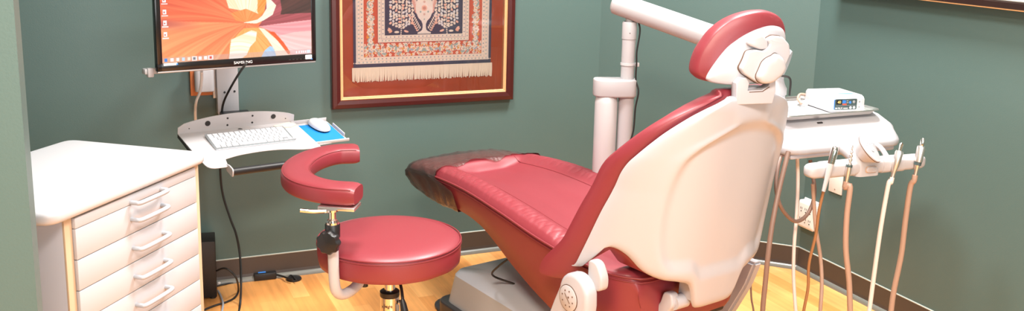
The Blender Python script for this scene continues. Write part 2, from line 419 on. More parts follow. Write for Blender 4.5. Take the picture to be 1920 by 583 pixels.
def seat_section(u, n=60):
    w = sinterp(u, HWT); zt = sinterp(u, ZT); zb = sinterp(u, ZBT)
    e = min(1.0, max(0.0, (1.0-u)/.03)); e = math.sqrt(max(0, 1-(1-e)**2))
    e2 = min(1.0, max(0.0, (u+.27)/.04)); e2 = math.sqrt(max(0, 1-(1-e2)**2)); e = 0.35+.65*min(e, e2) if u < .5 else .78+.22*e
    zm = (zt+zb)/2; pts = []
    for k in range(n+1):
        s = -1+2*k/n
        s2 = math.copysign(abs(s)**.85, s)
        wr = 0.0
        if abs(s) > .55 and u > -.02:
            q1 = u*70+abs(s)*9+2.2*math.sin(u*13)+s; q2 = u*121-abs(s)*6+1.7*math.sin(u*29+1)
            wr = -(.0030*(1-abs(math.sin(q1)))**3+.0018*(1-abs(math.sin(q2)))**3-.0008)*smooth01((abs(s)-.60)/.12)*smooth01((1.0-abs(s))/.12)
        pts.append((s2*w, zt+(crown(u, s2)+wr)))
    side = [(w+.004, zt-.006), (w+.002, zt-.03), (w-.006, (zt+zb)/2), (w-.020, zb+.012), (w-.035, zb)]
    full = [(-x, z) for x, z in side[::-1]] + pts + side
    full += [(w*.5, zb-.002), (0, zb-.002), (-w*.5, zb-.002)]
    return [Vector((u, y, zm+(z-zm)*e)) for y, z in full]
bm = NB()
us = [-.27+1.27*k/360 for k in range(361)]
us = [-.27, -.268, -.262] + us[1:-1] + [.996, .999, 1.0]
us = sorted(set(us))
loft(bm, [seat_section(u) for u in us])
obj('seat', bm, maroon, chair, angle=1.2)
def seam(bm, sgn, u0=-.25, u1=.985, r=.0035, dz=-.003, off=.006):
    pts = []
    for k in range(60):
        u = u0+(u1-u0)*k/59
        pts.append(Vector((u, sgn*(sinterp(u, HWT)+off), sinterp(u, ZT)+dz)))
    tube(bm, pts, r, 8, 1)
bm = NB()
for dz_, r_, of_ in ((-.003, .0035, .006), (-.015, .002, .005)):
    half = [Vector((u, sinterp(u, HWT)+of_, sinterp(u, ZT)+dz_)) for u in np.linspace(.985, -.235, 60)]+[Vector((-.256, .212, .479+dz_)), Vector((-.268, .198, .4775+dz_)), Vector((-.2745, .16, .477+dz_))]
    other = [Vector((p_.x, -p_.y, p_.z)) for p_ in half[::-1]]
    tube(bm, half+[Vector((-.2745, 0, .477+dz_))]+other, r_, 8, 1)
obj('piping', bm, piping_m, chair)
# middle panel seam of the seat (two pads meeting)
bm = NB()
for s in (1, -1):
    tube(bm, [Vector((u, s*sinterp(u, HWT)*.60, sinterp(u, ZT)+crown(u, .60**1)+.0005)) for u in np.linspace(.02, .80, 40)], .0013, 6, 1)
tube(bm, [Vector((.80+.035*(1-(t/.6)**2), sinterp(.8, HWT)*t, sinterp(.82, ZT)+crown(.8, t)+.001)) for t in np.linspace(-.6, .6, 16)], .0013, 6, 1)
obj('panel_seam', bm, piping_m, chair)
# clear film cover over the foot end
bm = NB()
def cover_section(u):
    s = seat_section(u); w = sinterp(u, HWT); zc = (sinterp(u, ZT)+sinterp(u, ZBT))/2
    out = []
    for i, p in enumerate(s):
        d = Vector((0, p.y, p.z-zc)); g = .0095+.0016*math.sin(u*60+i*.9)+.001*math.sin(i*2.1+u*140)
        d2 = d.normalized()*g; out.append(Vector((p.x+.006*smooth01((u-.9)/.1), p.y+d2.y, p.z+d2.z)))
    return out
secs = {}
def csec(u):
    u = round(u, 4)
    if u not in secs: secs[u] = cover_section(u)
    return secs[u]
n = len(csec(.9)); rings = []
for tt in [k/30 for k in range(30)]+[.985, 1.0]:
    ring = []
    for i in range(n):
        b = csec(.9)[i]; side_ = smooth01((sinterp(.9, ZT)-.004-b.z)/.02)
        us_ = .780+.010*math.sin(b.y*38)*(1-side_)-.13*side_-.03*smooth01((abs(b.y)-.17)/.03)
        ring.append(csec(us_+(1.0-us_)*tt)[i])
    rings.append(ring)
loft(bm, rings, caps=False)
bm.verts.ensure_lookup_table(); bm.faces.new([bm.verts[len(bm.verts)-n+k] for k in range(n)])
o = obj('foot_cover', bm, film_m, chair, angle=2); o['label'] = 'clear brown film over the foot end'

# backrest surfaces
def u0f(z): return -.37-.16*(z-.43)
CFT = [(.35, .165), (.745, .160), (.84, .150), (.90, .150), (.96, .150), (1.01, .12)]
def cf(z): return interp(z, CFT)
def US(v, z): return u0f(z)+cf(z)*min(1.9, (abs(v)/.3)**3.2)
HW = [(.40, .335), (.47, .333), (.50, .331), (.589, .320), (.673, .309), (.746, .297), (.80, .291), (.838, .279), (.903, .240), (.945, .200), (.975, .157), (.992, .115), (1.003, .080)]
ZB = [(0, .385), (.055, .387), (.075, .398), (.088, .435), (.102, .466), (.134, .480), (.192, .494), (.229, .517), (.261, .559), (.288, .576), (.302, .560), (.316, .509), (.331, .497), (.36, .495)]
def hwz(z, W=HW): return sinterp(z, W)
ZBC = [(0, .470), (.134, .475), (.192, .492), (.229, .515), (.261, .556), (.285, .568), (.300, .530), (.312, .465), (.330, .442), (.36, .438)]
def shell_pt(t, r, off=0.0, grow=0.0, zbt=ZB):
    zt = 1.003+grow
    # iterate: lateral position follows the width at this height
    v = t*.31
    for _ in range(3):
        zb = sinterp(abs(v), zbt); z = zb+(zt-zb)*r
        v = t*(hwz(min(z, 1.003))+grow)
    x = US(v, z)
    return v, z, x
def recess(v, z):
    # soft oval panel pressed into the shell, open towards the bottom middle
    hw = sinterp(z, [(.44, .13), (.50, .16), (.56, .192), (.64, .206), (.75, .204), (.83, .185), (.87, .150), (.90, .10), (.93, .03)])
    m = min(hw-abs(v), (.918-1.8*v*v-z)*.8)
    low = smooth01((z-.475-.30*smooth01((abs(v)-.07)/.05)*.10)/.05)
    s_ = smooth01((m+.018)/.036)*low
    lip = math.exp(-((m+.022)/.018)**2)*smooth01((z-.46)/.06)
    return .012*s_ - .004*lip
BKR = Matrix.Translation((-.36, 0, 0)) @ Matrix.Rotation(math.radians(0), 4, 'Z') @ Matrix.Translation((.36, 0, 0))
NR_, NT_ = 110, 84
bm = NB()
outer = []; inner = []
for i in range(NR_+1):
    r = i/NR_; ro = []; ri = []
    for k in range(NT_+1):
        t = -1+2*k/NT_; v, z, x = shell_pt(t, r)
        edge = smooth01((abs(t)-.90)/.10); rim = math.sqrt(max(0, 1-edge**2))
        fwd = .016*(1-math.sqrt(max(0.0, 1-max(0, (abs(t)-.86)/.14)**2)))
        fwd += .016*(1-math.sqrt(max(0, 1-max(0, (r-.93)/.07)**2))) + .014*(1-math.sqrt(max(0, 1-max(0, (.05-r)/.05)**2)))
        # tongue running down at the middle of the shell
        ro.append(CL(x+fwd+recess(v, z), v, z)); ri.append(CL(x+fwd*.5+.009+.020*min(smooth01(r/.14), smooth01((1-abs(t))/.16)), v, z))
    outer.append(ro); inner.append(ri)
R_ = loft(bm, [a+b[::-1] for a, b in zip(outer, inner)], caps=False)
for ring in (R_[0], R_[-1]):
    for k in range(NT_): bm.faces.new((ring[k], ring[k+1], ring[2*NT_-k], ring[2*NT_+1-k]))
bm.transform(BKR); obj('back_shell', bm, cream, chair, angle=1.3)

# cushion in front of the shell
def cushion_ring(r, n=40, T=.088, grow=.014):
    pts = []
    rr = math.sqrt(max(0, 1-max(0, (r-.88)/.12)**2)); rb = math.sqrt(max(0, 1-max(0, (.05-r)/.05)**2)); k = min(.25+.75*rr, .5+.5*rb)
    for j in range(n):
        a = 2*PI*j/n; ca, sa = math.cos(a), math.sin(a)
        t = math.copysign(abs(ca)**.55, ca); th = math.copysign(abs(sa)**.7, sa)
        v, z, x = shell_pt(t, r, grow=grow, zbt=ZBC)
        zz = z
        # front face is fuller near the middle, belly wraps forward at the sides
        thick = T*(1.0+.15*smooth01((.75-z)/.3)+.78*smooth01((.58-z)/.13))
        off_ = .010+.016*min(smooth01(r/.16), smooth01((1-abs(t))/.18))
        pts.append(CL(x+off_+thick/2+th*thick/2*k, v, zz))
    return pts
bm = NB(); R_ = loft(bm, [cushion_ring(r) for r in [0, .004, .012, .03, .06]+list(np.linspace(.09, .88, 44))+[.92, .95, .975, .99, 1.0]], caps=False)
for ring in (R_[0], R_[-1]):
    N_ = len(ring)
    for j in range(0, N_//2):
        q_ = [ring[j], ring[j+1], ring[(N_-j-1) % N_], ring[(N_-j) % N_]]
        q_ = list(dict.fromkeys(q_))
        if len(q_) >= 3: bm.faces.new(q_)
bm.transform(BKR); obj('backrest_cushion', bm, maroon, chair, angle=1.2)
# lower bracket (tongue below the shell), pivot, support arms
bm = NB()
loft(bm, [[Vector((u0f(z)+.022+dx*d*(1 if dx > 0 else 0), y*w, z)) for dx, y in ((0, -1), (-.25, -.8), (-.35, 0), (-.25, .8), (0, 1), (1, 1), (1, -1))]
          for z, w, d in ((.39, .05, .03), (.40, .062, .04), (.41, .075, .05), (.45, .08, .05), (.50, .09, .04))])
obj('back_bracket', bm, cream, chair)
bm = NB(); lathe(bm, [(.0, 0), (.017, 0), (.021, .004), (.021, .05), (0, .05)], 28, axis_T(CL(-.31, -.070, .400), (0, 1, 0)) @ Matrix.Translation((0, 0, -.01)))
piv = obj('pivot_hub', bm, cream, chair)
bm = NB(); lathe(bm, [(.0, 0), (.011, 0), (.012, .003), (.0, .003)], 24, axis_T(CL(-.31, -.110, .400), (0, 1, 0)))
obj('hub_cap', bm, cream2, piv)
bm = NB(); lathe(bm, [(.0, 0), (.0045, 0), (.0045, .0015), (0, .0015)], 16, axis_T(CL(-.31, -.113, .400), (0, 1, 0)))
obj('hub_hole', bm, dark_m, piv)
bm = NB()
prism(bm, round_poly([(-.322, .395), (-.315, .43), (-.285, .43), (-.27, .385), (-.18, .345), (-.05, .33), (-.05, .29), (-.20, .30), (-.29, .35)], .012),
      .03, Matrix.Translation((0, .125, 0)) @ Matrix.Rotation(PI/2, 4, 'X'), bev=.006)
obj('lift_arm', bm, cream, chair)
# dark under-frame box
bm = NB(); box(bm, (-.12, 0, .325), (.26, .36, .07), .01)
obj('under_frame', bm, dark_m, chair)
# armrest mounts at both sides
def side_mount(sg):
    T = Matrix.Translation((-.035, sg*.380, .012)) @ Matrix.Rotation(PI/2, 4, 'X')
    if sg < 0: T = Matrix.Translation((0, -.300, 0)) @ Matrix.Rotation(PI/2, 4, 'X')
    bm = NB()
    out = [(-.025, .23), (-.047, .326), (-.075, .39), (-.097, .435)]
    cx, cz, rr = -.157, .430, .060
    for k in range(12): a = math.radians(15+150*k/11); out.append((cx+rr*math.cos(a), cz+rr*math.sin(a)))
    out += [(-.217, .41), (-.207, .34), (-.190, .23)]
    prism(bm, out, .045, T, bev=.012)
    mt = obj('armrest_mount', bm, cream, chair)
    bm = NB(); prism(bm, round_poly([(-.17, .53), (-.205, .53), (-.228, .49), (-.226, .455), (-.20, .445), (-.17, .44)], .016), .03, T @ Matrix.Translation((0, 0, .04)), bev=.006)
    obj('mount_tab', bm, cream2, mt)
    if sg > 0:
        c = Vector((-.177, .380, .428))
        for nm, prof, m in (('disc_groove', [(0, 0), (.0385, 0), (.0385, .0015), (0, .0015)], groove_m), ('disc', [(0, 0), (.0365, 0), (.0365, .002), (.034, .0035), (0, .004)], cream2)):
            bm = NB(); lathe(bm, prof, 40, axis_T(c, (0, 1, 0))); obj(nm, bm, m, mt)
        bm = NB()
        for k in range(8):
            a = k*PI/4+.3; lathe(bm, [(0, 0), (.0022, 0), (.0022, .001), (0, .001)], 10, axis_T(c+Vector((.023*math.cos(a), .0035, .023*math.sin(a))), (0, 1, 0)))
        tube(bm, [c+Vector((.012, .0042, .012)), c+Vector((-.010, .0042, -.012))], .0012, 6, 1)
        lathe(bm, [(0, 0), (.003, 0), (.003, .001), (0, .001)], 10, axis_T(c+Vector((-.004, .0035, .004)), (0, 1, 0)))
        obj('disc_marks', bm, groove_m, mt)
side_mount(1)
# far side support limb reaching towards the floor
bm = NB()
loft(bm, [[Vector((x+dx, -.30+dy, z)) for dx, dy in ((-.035, -.02), (.035, -.02), (.035, .02), (-.035, .02))] for x, z in ((-.08, .12), (-.15, .235), (-.205, .34), (-.235, .425))])
bmesh.ops.bevel(bm, geom=list(bm.edges), offset=.008, segments=2, affect='EDGES')
obj('far_support_limb', bm, cream2, chair)

# headrest, tilted and turned a little towards the doorway
HMX = Matrix.Translation((-.440, 0, 1.10)) @ Matrix.Rotation(math.radians(-20), 4, 'Z')
def HL(p, z, x): return HMX @ Vector((x+.10*(z-1.10), -p, z-1.10))
def closed_smooth(pts, n=6):
    P_ = [Vector((a, b, 0)) for a, b in pts]; N = len(P_); out = []
    for i in range(N):
        a, b, c, d = P_[i-1], P_[i], P_[(i+1) % N], P_[(i+2) % N]
        for k in range(n):
            t = k/n; q = 0.5*((2*b)+(c-a)*t+(2*a-5*b+4*c-d)*t*t+(3*b-a-3*c+d)*t**3); out.append((q.x, q.y))
    return out
def pillow(name, pts, levels, m, par, wrap=0.0, angle=1.2, fine=6):
    o_ = closed_smooth(pts, fine); cx_ = sum(p[0] for p in o_)/len(o_); cz_ = sum(p[1] for p in o_)/len(o_)
    bm = NB(); rings = []
    for s_, x in levels:
        s_ = max(s_, .004); rings.append([HL(cx_+(p-cx_)*s_, cz_+(z-cz_)*s_, x+wrap*((cx_+(p-cx_)*s_)/.13)**2) for p, z in o_])
    loft(bm, rings); return obj(name, bm, m, par, angle=angle)
pad_o = [(-.151, 1.068), (-.141, 1.108), (-.122, 1.142), (-.100, 1.171), (-.067, 1.197), (-.029, 1.213), (.014, 1.221), (.052, 1.219), (.089, 1.203), (.107, 1.172), (.106, 1.130), (.090, 1.090), (.058, 1.055), (.005, 1.038), (-.055, 1.032), (-.115, 1.036), (-.143, 1.048)]
pillow('headrest_cushion', pad_o, [(0, .004), (.5, .004), (.93, .004), (.975, .010), (1.0, .022), (1.005, .034), (.99, .046), (.95, .057), (.88, .064), (.75, .069), (.5, .072), (0, .073)], maroon, chair, wrap=.022)
sh_o = [(-.124, 1.053), (-.100, 1.093), (-.076, 1.124), (-.053, 1.143), (-.026, 1.160), (.010, 1.175), (.050, 1.183), (.084, 1.176), (.098, 1.154), (.094, 1.115), (.075, 1.075), (.035, 1.045), (-.015, 1.034), (-.060, 1.031), (-.100, 1.034), (-.121, 1.040)]
pillow('headrest_shell', sh_o, [(0, .006), (1.0, .006), (1.0, .001), (.985, -.004), (.95, -.007), (.85, -.010), (.6, -.012), (.3, -.012), (0, -.012)], cream, chair, wrap=.022, angle=1.3)
def hpris(name, pts, x0, x1, m, par, bev=.005, fine=0):
    """outline (p, z) extruded from x0 back to x1"""
    q = closed_smooth(pts, fine) if fine else pts
    T = HMX @ Matrix(((0, .10, -1, x0), (-1, 0, 0, 0), (0, 1, 0, -1.10*0), (0, 0, 0, 1)))
    bm = NB(); prism(bm, [(p, z-1.10) for p, z in q], abs(x1-x0), T, bev=bev, seg=3); return obj(name, bm, m, par)
body_o = [(-.053, 1.078), (-.042, 1.098), (-.033, 1.121), (-.012, 1.126), (.012, 1.122), (.029, 1.137), (.022, 1.152), (.040, 1.160), (.066, 1.158), (.086, 1.138), (.090, 1.112), (.078, 1.086), (.064, 1.064), (.044, 1.040), (.004, 1.036), (-.018, 1.048), (-.045, 1.064)]
mech = hpris('headrest_mechanism', round_poly(body_o, .006, 3), -.008, -.030, cream, chair, .005)
hpris('mechanism_recess', round_poly([(p*1.025-.0005, 1.097+(z-1.097)*1.03) for p, z in body_o], .006, 3), -.004, -.0125, groove_m, mech, .001)
hook_o = [(-.030, 1.150), (.008, 1.164), (.026, 1.146), (.025, 1.127), (.004, 1.124), (-.018, 1.132), (-.032, 1.138)]
hpris('mechanism_hook', round_poly(hook_o, .008, 4), -.008, -.026, cream, mech, .005)
br_o = [(-.062, .985), (-.064, 1.040), (-.052, 1.054), (-.036, 1.053), (-.027, 1.040), (-.031, 1.020), (.010, 1.021), (.030, 1.032), (.037, 1.050), (.050, 1.050), (.050, 1.015), (.042, .985)]
hpris('headrest_bracket', br_o, .004, -.026, cream, mech, .0022)
gr_ = [(-.027, 1.0155), (.012, 1.0165), (.032, 1.028), (.031, 1.030), (.011, 1.0185), (-.027, 1.0175)]
hpris('bracket_groove', gr_, -.025, -.0265, groove_m, mech, 0)
kn_o = [(-.012, 1.058), (-.004, 1.078), (.004, 1.094), (.016, 1.104), (.030, 1.110), (.042, 1.116), (.058, 1.106), (.066, 1.092), (.068, 1.078), (.058, 1.062), (.044, 1.052), (.030, 1.043), (.012, 1.040), (-.004, 1.044)]
pillow('knob_seat', [(.028+(p-.028)*1.05, 1.077+(z-1.077)*1.05) for p, z in kn_o], [(0, -.028), (1, -.028), (1, -.031), (0, -.031)], groove_m, mech)
pillow('headrest_knob', kn_o, [(0, -.026), (1, -.026), (1.0, -.040), (.96, -.046), (.86, -.050), (.70, -.052), (.4, -.053), (0, -.053)], cream2, mech)
bm = NB(); box(bm, CL(-.432, 0, 1.0), (.03, .075, .05), .006); obj('headrest_post', bm, cream, chair)

# ------------------------------------------------------------------ equipment post, arm, canister
post, PW = thing('equipment_post', 'white pole with slanted thick arm rising behind the dental chair', 'equipment arm', (0.400, 3.35, 0))
PX, PY = .400, 3.35
bm = NB(); lathe(bm, [(0, 0), (.16, 0), (.16, .015), (.14, .025), (.03, .03), (0, .03)], 40, Matrix.Translation((PX, PY, 0))); obj('floor_flange', bm, cream2, post, world=PW)
bm = NB(); lathe(bm, [(.0, .02), (.0275, .02), (.0275, .885), (0, .885)], 28, Matrix.Translation((PX, PY, 0))); obj('pole', bm, cream2, post, world=PW)
bm = NB(); lathe(bm, [(.0, .86), (.0235, .86), (.0235, 1.09), (0.0215, 1.10), (.015, 1.10), (.015, 1.14), (0, 1.14)], 28, Matrix.Translation((PX, PY, 0))); up = obj('upper_pole', bm, cream2, post, world=PW)
bm = NB(); lathe(bm, [(.0, 1.04), (.0255, 1.04), (.0255, 1.095), (.023, 1.10), (0, 1.10)], 28, Matrix.Translation((PX, PY, 0))); obj('pole_collar', bm, cream2, post, world=PW)
bm = NB()
for a in (-1.6,): lathe(bm, [(0, 0), (.0018, 0), (.0018, .001), (0, .001)], 8, axis_T((PX+.0255*math.cos(a), PY+.0255*math.sin(a), 1.062), (math.cos(a), math.sin(a), 0)))
obj('collar_screw', bm, dark_m, post, world=PW)
bm = NB(); lathe(bm, [(.0, .948), (.0262, .948), (.0262, .956), (0, .956)], 28, Matrix.Translation((PX, PY, 0))); box(bm, (PX+.031, PY-.012, .952), (.014, .012, .014), .002); obj('cable_tie', bm, white_pl, post, world=PW)
# clamp and canister
cx0 = PX-.070
bm = NB(); prism(bm, round_poly([(cx0-.046, PY-.038), (cx0-.05, PY+.03), (PX+.034, PY+.036), (PX+.034, PY-.036), (cx0+.02, PY-.046)], .03, 6), .062, Matrix.Translation((0, 0, .838)), bev=.006)
obj('canister_clamp', bm, cream2, post, world=PW)
bm = NB(); lathe(bm, [(0, .40), (.034, .40), (.040, .41), (.040, .815), (.037, .835), (.028, .848), (.016, .853), (0, .854)], 32, Matrix.Translation((cx0, PY-.005, 0)))
obj('canister', bm, white_pl, post, world=PW)
# arm
a0 = Vector((.352, 3.37, 1.160)); a1 = Vector((.868, 3.13, 1.006))
ad = (a1-a0).normalized()
bm = NB(); T = axis_T(a0, ad); L = (a1-a0).length
lathe(bm, [(0, -.01), (.030, -.009), (.037, -.002), (.038, .01), (.040, L*.55), (.0445, L-.035), (.0, L-.035)], 40, T); obj('arm', bm, cream2, post, world=PW)
bm = NB(); lathe(bm, [(0, L-.034), (.047, L-.034), (.0475, L), (.046, L+.018), (.042, L+.026), (0, L+.028)], 40, T); obj('arm_end_cap', bm, cream2, post, world=PW)
bm = NB(); lathe(bm, [(0, L-.037), (.0425, L-.037), (.0425, L-.032), (0, L-.032)], 40, T); obj('arm_cap_gap', bm, dark_m, post, world=PW)
bm = NB(); lathe(bm, [(.0, .895), (.034, .895), (.034, .915), (.026, .93), (.022, .945), (.022, .99), (0, .99)], 28, Matrix.Translation((.866, 3.14, 0))); obj('delivery_pivot', bm, cream2, post, world=PW)
bm = NB(); tube(bm, [(.84, 3.10, .975), (.865, 3.09, .965), (.893, 3.085, .955), (.897, 3.09, .90)], .0035, 8); obj('pivot_cable', bm, black_r, post, world=PW)
bm = NB(); tube(bm, [(PX+.026, PY-.02, 1.105), (PX+.034, PY-.02, 1.07), (PX+.026, PY-.025, 1.0), (PX+.027, PY-.025, .96), (PX+.028, PY-.02, .90), (PX+.038, PY-.03, .86), (PX+.030, PY-.03, .80), (PX+.026, PY-.035, .72), (PX+.006, PY-.04, .65), (PX-.01, PY-.035, .58)], .003, 8); obj('pole_cable', bm, black_r, post, world=PW)

# ------------------------------------------------------------------ delivery unit
DYAW = math.radians(24)
du, DW = thing('delivery_unit', 'cream delivery table with instrument bar on the right of the dental chair', 'delivery unit', (0.895, 2.865, .75), DYAW)
# body: x along the front edge, y away from the camera, local z from 0 (underside)
bm = NB()
def body_prof(x, L=.425):
    # plan rounding at the ends, section in y-z
    e = min((x+.06)/.07, (L-x)/.07, 1.0); e = math.sqrt(max(0, 1-(1-e)**2))
    y0 = .012+(1-e)*.06; y1 = .34-(1-e)*.06; sc = .45+.55*e
    S = [(y0, .012), (y0+.004, .004), (y0+.02, 0), (y1-.02, 0), (y1, .015), (y1, .07), (y1-.02, .095*sc+.005), (.17, .098*sc+.004), (.12, .094*sc+.004), (.075, .075*sc+.004), (.035+(1-e)*.05, .048*sc+.002), (y0+.004, .026), (y0, .02)]
    return [Vector((x, y, z)) for y, z in S]
xs = [-.06, -.0585, -.055, -.048, -.038, -.025, -.01, .01]+list(np.linspace(.03, .34, 14))+[.36, .378, .394, .406, .415, .421, .4245, .425]
loft(bm, [body_prof(x) for x in xs]); obj('table_body', bm, cream2, du, angle=1.0)
bm = NB(); box(bm, (.18, .16, -.006), (.42, .26, .016), .007); obj('underside_lip', bm, cream, du)
bm = NB(); box(bm, (.118, .0865, .0775), (.035, .016, .012), .004, Matrix.Rotation(.5, 3, 'X')); sl = obj('level_window', bm, cream2, du)
bm = NB(); box(bm, (.119, .083, .082), (.022, .007, .006), .002, Matrix.Rotation(.5, 3, 'X')); obj('window_slot', bm, dark_m, sl)
# instrument bar (world coordinates, tapered ends)
b0 = Vector((.885, 2.80, .724)); b1 = Vector((1.288, 2.955, .727)); bd = (b1-b0).normalized(); BL = (b1-b0).length
bn = Vector((bd.y, -bd.x, 0))   # towards the camera
def BP(x, n, z): return b0+bd*x+bn*n+Vector((0, 0, z))
def bar_piece(x0, x1, w, h, e0=True, e1=True, dz=0, st=0):
    bm = NB(); rings = []
    N = 120 if e0 else 4
    for i in range(N+1):
        x = x0+(x1-x0)*i/N; k = 1.0
        if e0: k = min(k, .45+.55*math.sqrt(max(0, 1-(1-min(1, (x-x0)/.028))**2)))
        if e1: k = min(k, .45+.55*math.sqrt(max(0, 1-(1-min(1, (x1-x)/.028))**2)))
        ring = []
        for j in range(20):
            a = 2*PI*j/20; ca, sa = math.cos(a), math.sin(a)
            ring.append(BP(x, math.copysign(abs(ca)**.6, ca)*w/2*k, math.copysign(abs(sa)**.6, sa)*h/2*k+dz))
        rings.append(ring)
    loft(bm, rings); return bm
bar = obj('instrument_bar', bar_piece(-.005, BL+.003, .048, .044), cream2, du, world=DW, angle=1.0)
obj('bar_sleeve', bar_piece(.055, .160, .052, .048, False, False), cream2, bar, world=Matrix.Identity(4)) if False else None
for x0, x1 in ((.05, .158), (.262, .345)):
    obj('bar_sleeve', bar_piece(x0, x1, .053, .048, False, False), cream2, du, world=DW, angle=1.0)
# hub with slanted oval control disc
bm = NB()
loft(bm, [[BP(.208+p[0], p[1], z) for p in rrect(w, d, .02, 5)] for z, w, d in ((-.026, .09, .052), (.02, .095, .052), (.036, .088, .048), (.058, .066, .04), (.070, .05, .03))])
hub = obj('bar_hub', bm, cream2, du, world=DW)
dc = BP(.192, .035, .062); dn = (bn*.55+Vector((0, 0, .62))+bd*.42).normalized()
bm = NB(); Td = axis_T(dc, dn)
def ell(r, z): return [Td @ Vector((r*math.cos(2*PI*k/40), r*1.0*math.sin(2*PI*k/40), z)) for k in range(40)]
loft(bm, [ell(.024, -.034), ell(.036, -.018), ell(.044, -.006), ell(.047, 0), ell(.046, .003), ell(.03, .0045)]); obj('touch_pad', bm, cream2, hub, world=DW)
bm = NB(); loft(bm, [ell(.0474, -.0022), ell(.0480, -.001), ell(.0474, .0002)]); obj('pad_rim', bm, groove_m, hub, world=DW)
bm = NB()
for x, y in ((.018, .012), (.005, .018), (-.014, .014), (.018, -.008)): lathe(bm, [(0, 0), (.0014, 0), (.0014, .0006), (0, .0006)], 8, Td @ Matrix.Translation((x, y, .0045)))
tube(bm, [Td @ Vector((x, y, .005)) for x, y in ((-.008, -.006), (-.004, -.011), (.004, -.012))], .0008, 6)
obj('pad_marks', bm, grey_print, hub, world=DW)
bm = NB(); loft(bm, [[BP(.213+x*s, .027+n, -.004+z*s) for x, z in rrect(.040, .017, .008, 5)] for n, s in ((0, 1), (.004, 1), (.006, .85))]); obj('release_button', bm, cream, hub, world=DW)
bm = NB(); loft(bm, [[BP(.213+x*s, .027+n, -.004+z*s) for x, z in rrect(.044, .021, .009, 5)] for n, s in ((0, 1), (.001, 1))]); obj('button_rim', bm, gap_m, hub, world=DW)
# neck joining bar and table
bm = NB(); tube(bm, [BP(.20, 0, .01), BP(.20, -.06, .035), BP(.20, -.12, .045)], .026, 16); obj('bar_neck', bm, cream2, du, world=DW)
bm = NB(); tube(bm, [BP(.30, 0.0, .015), BP(.30, -.05, .045), BP(.27, -.10, .05)], .008, 10); obj('bar_stay', bm, cream2, du, world=DW)
# vertical carrier under the table joined to the pivot
bm = NB(); lathe(bm, [(0, .845), (.030, .845), (.030, .90), (0, .90)], 28, Matrix.Translation((.866, 3.14, 0))); obj('pivot_socket', bm, cream2, du, world=DW)

# instruments with their hoses
def hose_pts(ps): return [Vector(p) for p in ps]
INS = 'instruments with hoses hanging from the bar'
def instrument(name, label, x, tipz, kind, hose, hm, hr, lean):
    base = BP(x, .034, -.022)
    t, TW = thing(name, label, 'dental instrument', base, 0, INS)
    up = (Vector((0, 0, 1))+bd*lean[0]+bn*lean[1]).normalized()
    T = axis_T(base, up)
    def L(prof, nm, m, seg=24, par=t):
        bm = NB(); lathe(bm, prof, seg, T); return obj(nm, bm, m, par, world=TW)
    if kind == 'syringe':
        L([(0, -.035), (.0055, -.035), (.007, 0), (.0085, .02), (.0098, .045), (.0098, .052), (0, .052)], 'body', cream2)
        L([(0, .051), (.0100, .051), (.0108, .075), (.0108, .088), (.0100, .096), (.007, .102), (0, .104)], 'head', chrome)
        bm = NB(); lathe(bm, [(0, 0), (.003, 0), (.003, .001), (0, .001)], 12, axis_T(T @ Vector((0, 0, .096))+bn*.0085, bn+Vector((0, 0, .9)))); obj('nozzle_hole', bm, dark_m, t, world=TW)
    elif kind == 'scaler':
        L([(0, -.03), (.0055, -.03), (.006, 0), (.0085, .018), (.0085, .035), (0, .035)], 'body', steel)
        L([(0, .034), (.0095, .034), (.0095, .041), (0, .041)], 'ring', panel_m)
        L([(0, .04), (.0065, .04), (.0065, .046), (.0040, .048), (.0040, .052), (.0060, .053), (.0060, .059), (.0036, .061), (.0036, .065), (.0052, .066), (.0052, .071), (.0030, .073), (.0030, .077), (.0045, .078), (.0043, .083), (.0026, .085), (.0026, .092), (.0020, .101), (0, .102)], 'threaded_stem', steel)
    elif kind == 'connector':
        L([(0, -.035), (.0055, -.035), (.006, -.01), (.0065, .005), (.0105, .025), (.0115, .04), (.0125, .066), (.0105, .072), (0, .072)], 'body', steel)
        L([(0, .071), (.0045, .071), (.0055, .088), (.0060, .094), (.003, .098), (0, .098)], 'nipple', chrome, 12)
    else:
        L([(0, -.025), (.0055, -.025), (.0058, .0), (.0075, .018), (.0085, .022), (0, .022)], 'strain_relief', steel)
        L([(0, .020), (.0105, .020), (.0105, .032), (0, .032)], 'ring', panel_m)
        L([(0, .031), (.0120, .031), (.0128, .075), (.0110, .080), (0, .080)], 'body', steel)
        L([(0, .079), (.0055, .079), (.0065, .085), (.0065, .100), (.003, .106), (0, .107)], 'nipple', chrome, 16)
    bm = NB(); st = T @ Vector((0, 0, -.03)); tube(bm, [T @ Vector((0, 0, -.012)), st]+hose, hr, 10); obj('hose', bm, hm, t, world=TW)
    return t
instrument('air_water_syringe', 'white and chrome syringe with angled head, leftmost on the instrument bar', .044, 0, 'syringe',
           [at(1547.5, 344, 2.8), at(1536, 394, 2.8), at(1529.6, 440, 2.8), at(1517, 494, 2.8), at(1515, 540, 2.8), at(1507, 583, 2.8), at(1500, 640, 2.8)], hose_amber, .0045, (.22, 0))
instrument('scaler_handpiece', 'thin ribbed steel scaler tip on tan hose, second instrument from the left on the bar', .119, 0, 'scaler',
           [at(1594, 350, 2.8), at(1588, 402, 2.8), at(1586, 465, 2.8), at(1592, 527, 2.8), at(1594, 582, 2.8), at(1596, 640, 2.8)], hose_tan, .0085, (.10, 0))
instrument('air_hose_connector', 'steel coupling on pale cream hose, third instrument from the left on the bar', .293, 0, 'connector',
           [at(1666, 345, 2.87), at(1652, 423, 2.87), at(1640, 507, 2.87), at(1630, 582, 2.87), at(1622, 640, 2.87)], hose_white, .0070, (.22, 0))
